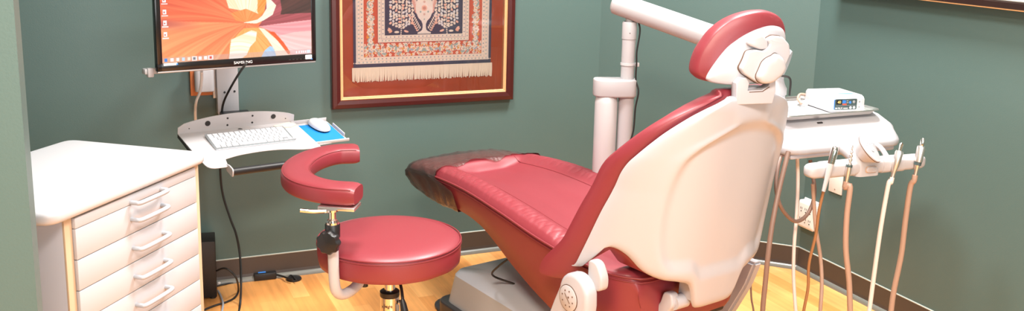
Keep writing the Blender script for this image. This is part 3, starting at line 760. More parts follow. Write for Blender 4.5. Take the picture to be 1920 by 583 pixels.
instrument('motor_handpiece', 'steel motor coupling with dark ring, rightmost instrument on the bar', .381, 0, 'motor',
           [at(1707, 350, 2.91), at(1698, 411, 2.91), at(1690, 477, 2.91), at(1677, 540, 2.91), at(1671, 582, 2.91), at(1666, 640, 2.91)], hose_tan, .0085, (.14, 0))

# free hanging hoses under the unit
def hose(name, label, pts, m, r):
    bm = NB(); tube(bm, pts, r, 10); o = obj(name, bm, m); tag(o, label, 'hose', None); return o

# metal tray and control box
tr, TRW = thing('instrument_tray', 'shallow polished steel tray lying on the cream delivery table', 'tray', (.845, 2.925, .848), DYAW)
TWd, TDp = .385, .27
bm = NB(); oc = rrect(TWd, TDp, .028, 6, TWd/2-.005, TDp/2)
def off(pts, d, c=(TWd/2-.005, TDp/2)): return [(c[0]+(x-c[0])*(1+d/(TWd/2)), c[1]+(y-c[1])*(1+d/(TDp/2))) for x, y in pts]
loft(bm, [[(x, y, z) for x, y in off(oc, d)] for d, z in ((-.022, .0015), (-.012, 0), (-.004, .012), (-.001, .0165), (.004, .0165), (.005, .0135), (.002, .0125), (-.006, .010), (-.011, .004), (-.024, .0035))])
obj('tray_pan', bm, steel, tr)
bm = NB(); prism(bm, rrect(TWd-.034, TDp-.034, .015, 4, TWd/2-.005, TDp/2), .0012, Matrix.Translation((0, 0, .0036))); obj('tray_liner', bm, white_pl, tr)

bx0 = Vector((1.018, 3.050, .8545))
cb, CBW = thing('control_box', 'small white motor control box with display reading 40, standing on the steel tray', 'control unit', bx0, math.radians(16))
cw_, cd_, ch_ = .131, .150, .052
bm = NB()
prof = [(0, .006), (.004, 0), (cd_-.004, 0), (cd_, .006), (cd_, ch_-.008), (cd_-.008, ch_), (.020, ch_), (.008, ch_-.005), (.002, ch_-.012)]
loft(bm, [[Vector((x, y+ (0 if e == 0 else (cd_/2-y)*e), z+(ch_/2-z)*e)) for y, z in prof] for x, e in ((0, .12), (.002, .04), (.006, 0), (cw_-.006, 0), (cw_-.002, .04), (cw_, .12))])
obj('case', bm, white_pl, cb, angle=.6)
bm = NB(); box(bm, (cw_/2, cd_/2, -.001), (cw_-.01, cd_-.01, .004), .001); obj('feet', bm, dark_m, cb)
def front(nm, x0, z0, x1, z1, m, par, y=.0005, r=.001, d=.0012):
    bm = NB(); prism(bm, rrect(x1-x0, z1-z0, r, 4), d, Matrix.Translation(((x0+x1)/2, y, (z0+z1)/2)) @ Matrix.Rotation(PI/2, 4, 'X')); return obj(nm, bm, m, par)
fp = front('front_panel', .016, .008, .098, .043, panel_m, cb, r=.004)
front('panel_edge', .014, .009, .018, .042, blue_print, fp, y=.0006)
front('power_panel', .098, .008, .115, .043, outlet_m, cb, r=.004)
front('display', .021, .026, .041, .040, black, fp, y=-.0006)
text('display_digits', '40', .0125, CBW @ Matrix.Translation((.031, -.0022, .033)) @ Matrix.Rotation(PI/2, 4, 'X'), led_m, fp, CBW, .0002)
front('label_patch', .043, .034, .056, .039, blue_print, fp, y=-.0006)
front('label_patch', .043, .029, .056, .0335, blue_print, fp, y=-.0006)
front('label_patch', .044, .0235, .059, .028, red_print, fp, y=-.0006)
front('label_patch', .058, .0355, .065, .038, grey_print, fp, y=-.0006)
front('label_patch', .058, .030, .066, .0325, grey_print, fp, y=-.0006)
front('panel_line', .022, .0215, .095, .0222, grey_print, fp, y=-.0006, r=.0002)
for i, (x, z, r, m) in enumerate(((.072, .0315, .0042, blue_print), (.086, .033, .0046, grey_print), (.075, .0145, .0046, white_pl), (.088, .0145, .0046, white_pl), (.1065, .033, .0032, grey_print), (.1065, .0155, .0032, grey_print))):
    bm = NB(); lathe(bm, [(0, 0), (r, 0), (r, .0012), (r*.8, .0018), (0, .0018)], 20, axis_T((x, -.0004, z), (0, -1, 0))); obj('button', bm, m, fp)
text('model_lettering', 'NLX nano', .0088, CBW @ Matrix.Translation((.046, -.0018, .0135)) @ Matrix.Rotation(PI/2, 4, 'X'), white_text, fp, CBW, .0002)
front('maker_mark', .0185, .0115, .0255, .0155, white_text, fp, y=-.0006, r=.0015)
bm = NB(); box(bm, (.080, .040, ch_+.0002), (.055, .010, .0006), 0); obj('top_lettering_strip', bm, blue_print, cb)
bm = NB(); tube(bm, [(.01, cd_, .03), (-.012, cd_+.006, .032), (-.03, cd_-.01, .02), (-.035, cd_-.04, .008)], .004, 8); obj('motor_cord', bm, hose_tan, cb)
bm = NB(); tube(bm, [(.01, cd_, .02), (-.01, cd_+.01, .022), (-.022, cd_-.01, .012), (-.02, cd_-.05, .006)], .004, 8); obj('power_cord', bm, hose_white, cb)

# ------------------------------------------------------------------ drawer cabinet
CA = math.radians(75.7)
cab, CABW = thing('drawer_cabinet', 'white drawer cabinet with pale rounded worktop, beside the near wall on the left', 'cabinet', (-.98, 1.973, 0), CA)
X0, X1, Y0, Y1, ZT_ = .063, .592, .020, .42, .770
bm = NB(); box(bm, ((X0+X1)/2, (Y0+.002+Y1)/2, (.06+ZT_)/2), (X1-X0, Y1-Y0-.002, ZT_-.06), .001); obj('body', bm, white_lam, cab)
bm = NB(); box(bm, ((X0+X1)/2, (Y0+.06+Y1)/2, .03), (X1-X0-.02, Y1-Y0-.08, .06), .001); obj('plinth', bm, base_m, cab)
bm = NB()
box(bm, (X0+.012, Y0, (.06+ZT_)/2), (.024, .006, ZT_-.06), .001); box(bm, (X1-.012, Y0, (.06+ZT_)/2), (.024, .006, ZT_-.06), .001)
box(bm, ((X0+X1)/2, Y0, ZT_-.001), (X1-X0, .006, .004), .001); box(bm, ((X0+X1)/2, Y0+.001, (.06+ZT_)/2), (X1-X0-.04, .003, ZT_-.07), 0)
obj('face_frame', bm, edge_m, cab)
bm = NB(); prism(bm, [(p[0], p[1]) for p in round_poly([(.0, .0), (.605, -.005), (.605, .435), (.0, .435)], [.045, .03, .04, .03], 6)], .031, Matrix.Translation((0, 0, .771)), bev=.012, seg=4)
obj('worktop', bm, white_top, cab)
zz = [(.742, .766)] + [(.7405-.0735*k-.0715, .7405-.0735*k) for k in range(9)]
for i, (za, zb_) in enumerate(zz):
    bm = NB(); box(bm, ((.088+.566)/2, Y0-.006, (za+zb_)/2), (.478, .010, zb_-za), .0012); d = obj('drawer', bm, drawer_m, cab)
    hz = .7465 if i == 0 else zb_-.037
    bm = NB(); tube(bm, [(.285, Y0-.010, hz+.001), (.285, Y0-.026, hz+.001), (.292, Y0-.034, hz), (.345, Y0-.036, hz), (.400, Y0-.034, hz), (.408, Y0-.026, hz+.001), (.408, Y0-.010, hz+.001)], .0058, 10, 5); obj('handle', bm, handle_m, d)

# ------------------------------------------------------------------ stool
stool, STW = thing('operator_stool', 'round maroon stool with padded crescent armrest, in front of the keyboard shelf', 'stool', (-.357, 2.765, 0), 0)
sx, sy = -.357, 2.765
bm = NB(); R0 = .213; rings = []
prof = [(0, .424), (.16, .424), (R0-.012, .426), (R0-.003, .431), (R0, .445), (R0+.001, .47), (R0, .488), (R0-.002, .494), (R0-.006, .4975), (R0-.016, .504), (R0-.05, .510), (R0-.12, .514), (0, .515)]
seg = 72; R = []
for r, z in prof:
    if r == 0: R.append([bm.verts.new((sx, sy, z))]); continue
    R.append([bm.verts.new((sx+(r+(.0016*math.sin(k*.9+z*60)*math.sin(k*.37) if z < .485 else 0))*math.cos(2*PI*k/seg), sy+(r+(.0016*math.sin(k*.9+z*60)*math.sin(k*.37) if z < .485 else 0))*math.sin(2*PI*k/seg), z)) for k in range(seg)])
for a, b in zip(R, R[1:]):
    for k in range(seg):
        k2 = (k+1) % seg
        if len(a) == 1: bm.faces.new((a[0], b[k], b[k2]))
        elif len(b) == 1: bm.faces.new((a[k], b[0], a[k2]))
        else: bm.faces.new((a[k], a[k2], b[k2], b[k]))
seat = obj('seat', bm, maroon, stool, world=STW, angle=1.3)
bm = NB()
for z, r in ((.4965, R0+.0005), (.4885, R0+.0012)): tube(bm, [(sx+r*math.cos(2*PI*k/72), sy+r*math.sin(2*PI*k/72), z) for k in range(73)], .0022, 6, 1)
obj('seat_piping', bm, piping_m, seat, world=STW)
bm = NB(); lathe(bm, [(0, .405), (.09, .405), (.11, .424), (0, .424)], 32, Matrix.Translation((sx, sy, 0))); obj('mounting_plate', bm, black, stool, world=STW)
bm = NB(); lathe(bm, [(0, .30), (.0165, .30), (.0165, .42), (0, .42)], 28, Matrix.Translation((sx, sy, 0))); obj('gas_piston', bm, chrome, stool, world=STW)
bm = NB(); lathe(bm, [(0, .312), (.028, .312), (.030, .316), (.030, .328), (.026, .331), (0, .331)], 28, Matrix.Translation((sx, sy, 0))); obj('piston_collar', bm, black, stool, world=STW)
bm = NB(); lathe(bm, [(0, .09), (.0285, .09), (.0285, .312), (0, .312)], 28, Matrix.Translation((sx, sy, 0))); cyl = obj('column', bm, chrome, stool, world=STW)
for s_, z_ in (('Knight', .288),):
    text('column_lettering', s_, .0125, Matrix.Translation((sx-.004, sy-.0292, z_)) @ Matrix.Rotation(PI/2, 4, 'X'), dark_text, cyl, STW, .0006)
bm = NB(); lathe(bm, [(0, 0), (.008, 0), (.008, .01), (0, .01)], 16, axis_T((sx+.029, sy-.01, .296), (1, -.3, 0))); obj('column_screw', bm, chrome, cyl, world=STW)
for k in range(5):
    a = 2*PI*k/5+.35; d = Vector((math.cos(a), math.sin(a), 0)); c = Vector((sx, sy, 0))
    bm = NB(); tube(bm, [c+Vector((0, 0, .115)), c+d*.15+Vector((0, 0, .10)), c+d*.27+Vector((0, 0, .075))], [.022, .018, .014], 12); lg = obj('leg', bm, chrome, stool, world=STW)
    bm = NB(); T = axis_T(c+d*.27+Vector((0, 0, .028)), d.cross(Vector((0, 0, 1))))
    lathe(bm, [(0, -.022), (.024, -.022), (.027, -.016), (.027, .016), (.024, .022), (0, .022)], 24, T); tube(bm, [c+d*.27+Vector((0, 0, .03)), c+d*.27+Vector((0, 0, .08))], .006, 8, 1); obj('caster', bm, black, lg, world=STW)
bm = NB(); tube(bm, [(sx+.02, sy-.03, .405), (sx+.045, sy-.10, .385), (sx+.055, sy-.13, .35)], .0045, 10); lv = obj('height_lever', bm, black, stool, world=STW)
bm = NB(); lathe(bm, [(0, 0), (.0055, 0), (.009, .012), (.0115, .035), (.009, .05), (0, .055)], 20, axis_T((sx+.053, sy-.127, .355), (.10, -.12, -.5))); obj('lever_paddle', bm, black, lv, world=STW)
# armrest
def sweep_pad(path, w, h, n=28, ztop=.70):
    P = cr([(x, y, 0) for x, y in path], 8); rings = []; N = len(P)
    for i, p in enumerate(P):
        T = (P[min(i+1, N-1)]-P[max(i-1, 0)]).normalized(); S = Vector((T.y, -T.x, 0))
        e = min(i, N-1-i); k = [.80, .95, 1][min(e, 2)]
        ring = []
        for j in range(n):
            a = 2*PI*j/n; ca, sa = math.cos(a), math.sin(a)
            xx = math.copysign(abs(ca)**.45, ca)*w/2*(1-.06*(1-k)); zz_ = math.copysign(abs(sa)**.5, sa)*h/2
            if sa > 0: zz_ *= 1.0+.12*(1-abs(ca))
            ring.append(p+S*xx*(.9+.1*k)+Vector((0, 0, ztop-h/2+zz_*k)))
        rings.append(ring)
    return rings
path = [(-.500, 3.085), (-.575, 3.062), (-.624, 2.99), (-.646, 2.89), (-.638, 2.78), (-.592, 2.688), (-.515, 2.632), (-.425, 2.616)]
bm = NB(); loft(bm, sweep_pad(path, .088, .054)); ar = obj('armrest_cushion', bm, maroon, stool, world=STW, angle=1.0)
bm = NB(); rs = sweep_pad(path, .0885, .054)
for jj in (3, 11): tube(bm, [r[jj] for r in rs[1:-1]], .002, 6, 1)
obj('armrest_piping', bm, piping_m, ar, world=STW)
px_, py_ = -.492, 2.578
bm = NB(); box(bm, (px_+.015, py_+.03, .6415), (.105, .07, .010), .002, Matrix.Rotation(-.12, 3, 'Z')); obj('armrest_plate', bm, steel, ar, world=STW)
bm = NB(); tube(bm, [(px_-.01, py_, .634), (px_-.05, py_-.012, .636), (px_-.085, py_-.018, .640)], .0055, 10); obj('armrest_release', bm, chrome, ar, world=STW)
bm = NB(); lathe(bm, [(0, .56), (.010, .56), (.010, .634), (.017, .635), (.017, .640), (0, .640)], 20, Matrix.Translation((px_, py_, 0))); obj('armrest_rod', bm, chrome, ar, world=STW)
bm = NB(); lathe(bm, [(0, .598), (.019, .598), (.019, .604), (0, .604)], 20, Matrix.Translation((px_, py_, 0))); lathe(bm, [(0, .608), (.012, .608), (.015, .610), (.012, .613), (0, .613)], 20, Matrix.Translation((px_, py_, 0))); obj('rod_ring', bm, chrome, ar, world=STW)
bm = NB(); tube(bm, [(px_, py_, .60), (px_+.001, py_, .50), (px_+.003, py_, .43), (px_+.008, py_+.008, .395), (px_+.022, py_+.03, .378), (px_+.045, py_+.06, .382), (px_+.07, py_+.095, .402), (px_+.09, py_+.125, .408)], .0155, 16); pt_ = obj('armrest_tube', bm, cream2, stool, world=STW)
bm = NB(); lathe(bm, [(0, .56), (.021, .56), (.021, .596), (.018, .600), (0, .600)], 20, Matrix.Translation((px_, py_, 0))); obj('tube_sleeve', bm, black, pt_, world=STW)
bm = NB(); T = axis_T((px_-.004, py_-.014, .552), (-.25, -1, .0)); seg = 56; rings = []
for r, z in ((.022, -.004), (.031, 0), (.033, .006), (.033, .018), (.029, .024), (.012, .027), (.001, .0275)):
    rings.append([T @ Vector(((r*(1+.055*math.cos(9*2*PI*k/seg)*(r > .02)))*math.cos(2*PI*k/seg), (r*(1+.055*math.cos(9*2*PI*k/seg)*(r > .02)))*math.sin(2*PI*k/seg), z)) for k in range(seg)])
loft(bm, rings); obj('clamp_knob', bm, black, pt_, world=STW)
bm = NB(); lathe(bm, [(0, .382), (.010, .382), (.010, .392), (.006, .393), (.006, .41), (0, .41)], 16, Matrix.Translation((px_+.075, py_+.085, 0))); obj('stop_bolt', bm, black, pt_, world=STW)

# ------------------------------------------------------------------ keyboard shelf on the wall
KR = Matrix.Rotation(math.radians(35.5), 4, 'Z') @ Matrix.Rotation(math.radians(11.5), 4, 'X')
KO = Vector((-1.054, 3.231, .680))
tray, TW_ = thing('keyboard_shelf', 'white metal keyboard shelf with black palm roll, mounted below the monitor', 'keyboard shelf', KO, 0, rot=KR)
out = round_poly([(-.072, .055), (-.068, -.16), (-.062, -.243), (.002, -.243), (.012, -.185), (.06, -.168), (.14, -.158), (.22, -.163), (.285, -.187), (.353, -.187), (.348, .055)], [.0, .02, .05, .01, .006, .03, .05, .05, .03, .012, 0], 5)
bm = NB(); prism(bm, out, .003, Matrix.Translation((0, 0, -.003)), bev=.0008, seg=1); obj('shelf_plate', bm, white_metal, tray)
bm = NB(); box(bm, (-.0705, -.05, -.009), (.003, .21, .012), 0); obj('shelf_side_flange', bm, dark_m, tray)
TB = Matrix.Translation((0, .0545, 0)) @ Matrix.Rotation(PI/2, 4, 'X')
bo = [(-.072, 0), (.348, 0), (.348, .027)] + [(.348-.42*t, .027+.030*math.sin(PI*min(1, max(0, t*1.0)))**.7*(1 if True else 1)) for t in [k/20 for k in range(1, 20)]] + [(-.072, .022)]
bm = NB(); prism(bm, bo, .003, TB, bev=0); bs = obj('backsplash', bm, white_metal, tray)
def bhole(x, z, r, rx=1):
    bm = NB(); lathe(bm, [(0, 0), (r, 0), (r, .0012), (0, .0012)], 20, axis_T((x, .0512, z), (0, -1, 0))); obj('hole', bm, dark_m, bs)
for x, z, r in ((.030, .028, .0095), (.268, .029, .0090), (.100, .040, .0035), (.100, .014, .0035), (.190, .040, .0035), (.190, .014, .0035), (-.034, .016, .0018), (.315, .016, .0018)): bhole(x, z, r)
bm = NB(); tube(bm, [(.008, -.262, -.012), (.19, -.262, -.012), (.33, -.262, -.012)], .0125, 20, 1); obj('palm_roll', bm, black, tray)
bm = NB(); prism(bm, round_poly([(-.03, -.012), (.034, -.012), (.034, .008), (.006, .016), (-.03, .016)], .010), .004, Matrix.Translation((.004, -.257, -.008)) @ Matrix.Rotation(PI/2, 4, 'Y') @ Matrix.Rotation(PI/2, 4, 'Z') @ Matrix.Translation((0, 0, -.004)), bev=0); obj('roll_bracket', bm, white_metal, tray)
bm = NB(); lathe(bm, [(0, 0), (.0045, 0), (.0045, .001), (0, .001)], 12, axis_T((.0035, -.262, -.012), (-1, 0, 0))); obj('roll_screw', bm, dark_m, tray)
# mouse shelf
bm = NB(); prism(bm, round_poly([(.335, .045), (.475, .045), (.478, -.135), (.350, -.150)], .006), .003, Matrix.Translation((0, 0, -.012))); ms = obj('mouse_shelf', bm, white_metal, tray)
bm = NB(); box(bm, (.405, .048, -.004), (.14, .004, .016), .001); box(bm, (.4775, -.055, -.004), (.004, .10, .016), .001); box(bm, (.415, -.140, -.006), (.13, .006, .010), .001); obj('mouse_shelf_rim', bm, white_metal, ms)
# wall column and arm
cs = -1.604
MONB = Vector((-1.116, 3.0, .942)) + Matrix.Rotation(math.radians(39.9), 3, 'Z') @ Vector((.278, .066, .17))
bm = NB()
box(bm, WP(cs, .030, 1.02), (.078, .05, .66), .004, Matrix.Rotation(YB, 3, 'Z')); wc = obj('wall_column', bm, white_metal, tray, world=TW_)
bm = NB(); box(bm, WP(cs-.045, .018, 1.05), (.014, .03, .60), .002, Matrix.Rotation(YB, 3, 'Z')); obj('column_channel', bm, alu, wc, world=TW_)
bm = NB()
for ds, z in ((-.012, .775), (.024, .777), (-.012, .90), (.024, .90)): lathe(bm, [(0, 0), (.0042, 0), (.0042, .001), (0, .001)], 14, axis_T(WP(cs+ds, .055, z), DR))
obj('column_hole', bm, dark_m, wc, world=TW_)
bm = NB(); box(bm, WP(cs+.02, .13, .688), (.105, .17, .03), .004, Matrix.Rotation(YB, 3, 'Z')); ba = obj('bracket_arm', bm, black, tray, world=TW_)
bm = NB(); box(bm, WP(cs+.02, .20, .68), (.13, .03, .045), .004, Matrix.Rotation(YB, 3, 'Z')); obj('bracket_clamp', bm, white_metal, tray, world=TW_)
bm = NB(); tube(bm, [WP(cs, .20, .665), Vector(TW_ @ Vector((.14, .03, -.012)))], .016, 12, 1); obj('bracket_strut', bm, black, tray, world=TW_)
bm = NB(); tube(bm, [WP(cs, .05, 1.12), WP(cs+.03, .20, 1.12), MONB], .018, 12, 1); obj('monitor_arm', bm, white_metal, tray, world=TW_)
# keyboard
KBR = Matrix.Rotation(math.radians(35.4), 4, 'Z') @ Matrix.Rotation(math.radians(14.6), 4, 'X')
kbo = TW_ @ Vector((.003, .004, .0105))
kb, KBW = thing('keyboard', 'slim aluminium keyboard with white keys on the metal shelf', 'keyboard', kbo, 0, rot=KBR)
bm = NB(); prism(bm, rrect(.283, .120, .006, 4, .1415, -.060), .004, Matrix.Translation((0, 0, -.004)), bev=.0008); box(bm, (.1415, -.010, -.0085), (.275, .014, .012), .004); obj('case', bm, alu, kb)
def key(x, y, w, h=.0150):
    bm = NB(); prism(bm, rrect(w, h, .0015, 2, x+w/2, y-h/2), .0022, Matrix.Translation((0, 0, 0)), bev=.0005, seg=1); obj('key', bm, white_pl, kb, smooth=False)
p = .0190; g = .0026; yy = -.0085
rows = [[1]*13+[1.35], [1]*13+[1.35], [1.4]+[1]*12+[.95], [1.7]+[1]*11+[1.65], [2.2]+[1]*10+[2.15]]
hts = [.0082, .0150, .0150, .0150, .0150]
for row, h in zip(rows, hts):
    tot = sum(row); sc = .2725/tot; x = .0055
    for w_ in row: key(x, yy, w_*sc-g, h); x += w_*sc
    yy -= h+.0030
x = .0055; sc = .2725/14.35
for w_ in (1, 1, 1, 1.3, 5.2, 1.3, 1.0, .85): key(x, yy, w_*sc-g, .0165); x += w_*sc
for dx in (0, 1, 2): key(x+dx*.85*sc-.0, yy-.0088 if dx != 1 else yy-.0088, .85*sc-.0014, .0076)
key(x+.85*sc, yy, .85*sc-.0014, .0076)
# paper, pad, mouse
bm = NB(); P0 = [(.262, .030), (.325, .048), (.345, .020), (.318, .003), (.265, .012)]; prism(bm, P0, .0012, Matrix.Translation((0, 0, .0008)))
o = obj('note_paper', bm, paper_m, None, world=Matrix.Identity(4)); o.matrix_world = TW_; tag(o, 'scrap of peach paper behind the keyboard on the metal shelf', 'paper')
bm = NB(); prism(bm, rrect(.122, .150, .004, 3, .410, -.050), .002); o = obj('mouse_pad', bm, blue_m); o.matrix_world = TW_ @ Matrix.Translation((0, 0, -.009)); tag(o, 'bright blue mouse pad on the small side shelf', 'mouse pad')
mo, MW = thing('computer_mouse', 'smooth white computer mouse on the blue pad', 'mouse', TW_ @ Vector((.420, -.012, -.0065)), 0, rot=KR @ Matrix.Rotation(math.radians(10), 4, 'Z'))
def mring(z, s, zc=0): return [(.0285*s*math.copysign(abs(math.cos(a))**.8, math.cos(a)), .055*s*math.copysign(abs(math.sin(a))**.85, math.sin(a)), z+(.004*(1-s))) for a in [2*PI*k/36 for k in range(36)]]
bm = NB(); loft(bm, [mring(.0065, 1.0), mring(.012, .985), mring(.017, .93), mring(.021, .80), mring(.0235, .55), mring(.0245, .2)]); obj('shell', bm, white_pl, mo, angle=1.2)
bm = NB(); loft(bm, [mring(0, .88), mring(.004, .97), mring(.0066, .985)]); obj('underside', bm, black, mo)

# ------------------------------------------------------------------ monitor
MR = Matrix.Rotation(math.radians(39.9), 4, 'Z') @ Matrix.Rotation(math.radians(.7), 4, 'Y') @ Matrix.Rotation(math.radians(-1), 4, 'X')
mon, MOW = thing('monitor', 'black framed widescreen monitor showing a red canyon picture, above the keyboard shelf', 'monitor', (-1.116, 3.0, .942), 0, rot=MR)
MWd, MHt = .556, .345
# local x right, z up, screen faces -y
def mon_face(nm, x0, z0, x1, z1, y, d, m, par, r=.002):
    bm = NB(); prism(bm, rrect(x1-x0, z1-z0, r, 4), d, Matrix.Translation(((x0+x1)/2, y, (z0+z1)/2)) @ Matrix.Rotation(PI/2, 4, 'X')); return obj(nm, bm, m, par)
bm = NB()
for (x, z, w, h) in ((MWd/2, .0135, MWd, .027), (MWd/2, MHt-.009, MWd, .018), (.009, MHt/2, .018, MHt), (MWd-.009, MHt/2, .018, MHt)): box(bm, (x, .008, z), (w, .020, h), .003)
bz = obj('bezel', bm, bezel_m, mon)
bm = NB(); loft(bm, [[(x, y, z) for x, z in rrect(w, h, .012, 4, MWd/2, MHt/2)] for y, w, h in ((.018, MWd, MHt), (.035, MWd-.03, MHt-.03), (.055, .30, .22), (.06, .26, .18))]); obj('back_cover', bm, bezel_m, mon)
bm = NB(); box(bm, (MWd/2, .008, -.002), (MWd-.004, .016, .006), .002); obj('lower_lip', bm, silver_m, mon)
text('brand_lettering', 'SAMSUNG', .0125, MOW @ Matrix.Translation((.285, -.0025, .0125)) @ Matrix.Rotation(PI/2, 4, 'X'), white_text, bz, MOW, .0003, sx=1.15)
mon_face('sticker', .020, .0185, .064, .0262, -.0022, .0005, white_text, bz)
mon_face('sticker', .513, .0085, .538, .0235, -.0022, .0005, white_text, bz)
mon_face('sticker_accent', .060, .019, .066, .024, -.0027, .0005, blue_print, bz)
mon_face('sticker_accent', .534, .0065, .540, .0105, -.0027, .0005, blue_print, bz)
for k in range(5): mon_face('menu_button', .450+k*.014, .010, .458+k*.014, .0112, -.0022, .0004, dark_text, bz, .0003)
# wallpaper
def inpoly(X, Y, poly):
    ins = np.zeros(X.shape, bool); n = len(poly)
    for i in range(n):
        x0, y0 = poly[i]; x1, y1 = poly[(i+1) % n]
        if y0 == y1: continue
        c = ((Y >= min(y0, y1)) & (Y < max(y0, y1))) & (X < (x1-x0)*(Y-y0)/(y1-y0)+x0); ins ^= c
    return ins
def vnoise(x, seed, n=512):
    r = np.random.RandomState(seed).rand(n); i = np.floor(x).astype(int); f = x-i; f = f*f*(3-2*f)
    return r[i % n]*(1-f)+r[(i+1) % n]*f
def fbm1(x, seed): return .55*vnoise(x, seed)+.3*vnoise(x*2.3+7, seed+1)+.15*vnoise(x*5.1+3, seed+2)
def srgb(img): 
    img = np.clip(img, 0, 1); return np.where(img <= .04045, img/12.92, ((img+.055)/1.055)**2.4)
def grid_mesh(name, W_, H_, img, m, parent, T, dz=None):
    """img (rows from bottom, cols, 3) in sRGB -> a fine grid with a colour per vertex; grid in local XZ"""
    ny, nx, _ = img.shape
    xs_ = np.linspace(0, W_, nx); zs_ = np.linspace(0, H_, ny); X, Z = np.meshgrid(xs_, zs_)
    co = np.zeros((ny*nx, 3)); co[:, 0] = X.ravel(); co[:, 2] = Z.ravel()
    if dz is not None: co[:, 1] = dz.ravel()
    i = np.arange(ny*nx).reshape(ny, nx); q = np.stack([i[:-1, :-1], i[:-1, 1:], i[1:, 1:], i[1:, :-1]], -1).reshape(-1, 4)
    me = bpy.data.meshes.new(name); me.from_pydata([tuple(c) for c in co.tolist()], [], q.tolist())
    at_ = me.color_attributes.new('Col', 'FLOAT_COLOR', 'POINT')
    c4 = np.ones((ny*nx, 4), np.float32); c4[:, :3] = srgb(img.reshape(-1, 3)); at_.data.foreach_set('color', c4.ravel())
    me.transform(T); me.update()
    return link(name, me, m, parent)
nx, ny = 520, 292
U, V = np.meshgrid(np.linspace(0, 1, nx), np.linspace(0, 1, ny))
cx = 130+U*1170+ (0)*(V); cyb = 470-U*90; cyy = cyb-V*740   # picture coordinates of the wallpaper
cx = cx-(V*25)*(1-U)
def P(*p): return inpoly(cx, cyy, p)
def C(r, g, b): return np.array([r, g, b])/255.
ang = np.arctan2(cyy-140, cx-760); rad = np.hypot(cyy-140, cx-760)
st = fbm1(ang*14+50+rad*.004, 3)[..., None]; st2 = fbm1(ang*40+90+rad*.003, 9)[..., None]
img = C(235, 95, 60)*(1-st)+C(255, 165, 110)*st
k = np.clip((cyy-230)/240, 0, 1)[..., None]; img = img*(1-k)+(C(232, 110, 62)*(1-st)+C(255, 190, 130)*st)*k
k = np.clip((140-cyy)/200, 0, 1)[..., None]*np.clip((700-cx)/500, 0, 1)[..., None]; img = img*(1-k)+(C(190, 60, 45)*(1-st2)+C(245, 110, 75)*st2)*k
k = (np.exp(-((cyy-165-.0*cx)/38)**2)*np.clip((420-cx)/300, 0, 1))[..., None]; img = img*(1-.6*k)+C(150, 60, 75)*.6*k
def paint(mask, ca, cb, s=None, a=1.0):
    global img
    s = st2 if s is None else s
    c = ca*(1-s)+cb*s; m_ = mask[..., None]*a; img = img*(1-m_)+c*m_
paint(P((960, -300), (1400, -300), (1400, 90), (1150, 115), (860, 160), (900, 95)), C(120, 55, 55), C(220, 110, 120), st)
paint(P((1010, -300), (1400, -300), (1400, 20), (1180, 40), (1040, 55), (1050, 10)), C(45, 38, 35), C(120, 70, 62), st)
paint(P((860, 160), (1150, 112), (1400, 75), (1400, 460), (1125, 400), (1040, 260), (950, 195)), C(232, 130, 135), C(255, 205, 205), st)
paint(P((1020, 235), (1150, 200), (1400, 170), (1400, 460), (1125, 400)), C(240, 165, 160), C(255, 222, 218), st)
paint(P((600, -60), (860, -200), (870, 60), (800, 62), (720, 35), (625, 22)), C(255, 205, 150), C(255, 248, 235), st2)
paint(P((640, 60), (760, 20), (870, 62), (870, 100), (760, 128), (680, 120)), C(240, 120, 60), C(255, 170, 105), st)
paint(P((860, -200), (960, -200), (905, 40), (870, 80), (850, 40)), C(245, 130, 50), C(255, 180, 100))
paint(P((925, -100), (1005, -20), (975, 60), (900, 110), (840, 138), (735, 135), (850, 105), (890, 70), (925, 10)), C(255, 225, 190), C(255, 248, 235))
paint(P((740, 180), (860, 172), (900, 200), (950, 310), (900, 420), (620, 460), (630, 300), (690, 230)), C(240, 140, 70), C(255, 195, 120), st2)
sh = vnoise(cyy*.11+np.sin(cx*.02)*1.2, 21)[..., None]
paint(P((640, 275), (720, 235), (800, 195), (845, 205), (835, 280), (790, 330), (760, 400), (700, 440), (620, 450)), C(255, 215, 170), C(255, 250, 240), sh)
paint(P((950, 320), (975, 330), (1015, 430), (870, 430), (905, 360)), C(150, 190, 230), C(185, 212, 240))
paint(P((858, 170), (905, 180), (1000, 262), (1120, 400), (1010, 440), (985, 350), (930, 265)), C(255, 220, 185), C(255, 242, 225))
paint(P((940, 200), (985, 202), (1060, 285), (1118, 372), (1100, 390), (1010, 270)), C(225, 80, 40), C(245, 110, 60))
# soften the outlines
for _ in range(1):
    q_ = np.pad(img, ((1, 1), (1, 1), (0, 0)), 'edge')
    img = sum(q_[a:a+ny, b:b+nx]*w for a, b, w in ((0, 1, .125), (2, 1, .125), (1, 0, .125), (1, 2, .125), (1, 1, .5)))
# task bar and icons
tb = V < .055; img[tb] = img[tb]*.55+C(185, 165, 165)*.45
def rect(u0, v0, u1, v1, c):
    mk = (U > u0) & (U < u1) & (V > v0) & (V < v1); img[mk] = c
for kx, c in ((.012, C(60, 130, 210)), (.05, C(235, 240, 250)), (.085, C(240, 235, 225)), (.12, C(190, 215, 245)), (.155, C(245, 220, 200)), (.185, C(240, 240, 240)), (.225, C(235, 235, 240)), (.26, C(250, 250, 250)), (.29, C(235, 225, 225))):
    rect(kx, .012, kx+.018, .046, c)
rect(.183, .004, .215, .052, C(235, 220, 215)); rect(.285, .004, .318, .052, C(240, 220, 218)); rect(.19, .014, .205, .042, C(120, 120, 130)); rect(.293, .014, .31, .042, C(210, 90, 80))
for kx in (.885, .905, .922, .936, .95): rect(kx, .016, kx+.008, .04, C(240, 240, 245))
rect(.965, .012, .99, .046, C(215, 225, 235))
for kz in (.275, .395, .51, .635, .75, .86):
    rect(.014, kz, .036, kz+.05, C(245, 240, 240)); rect(.018, kz+.012, .027, kz+.03, C(205, 120, 110)); rect(.006, kz-.022, .046, kz-.010, C(250, 225, 220))
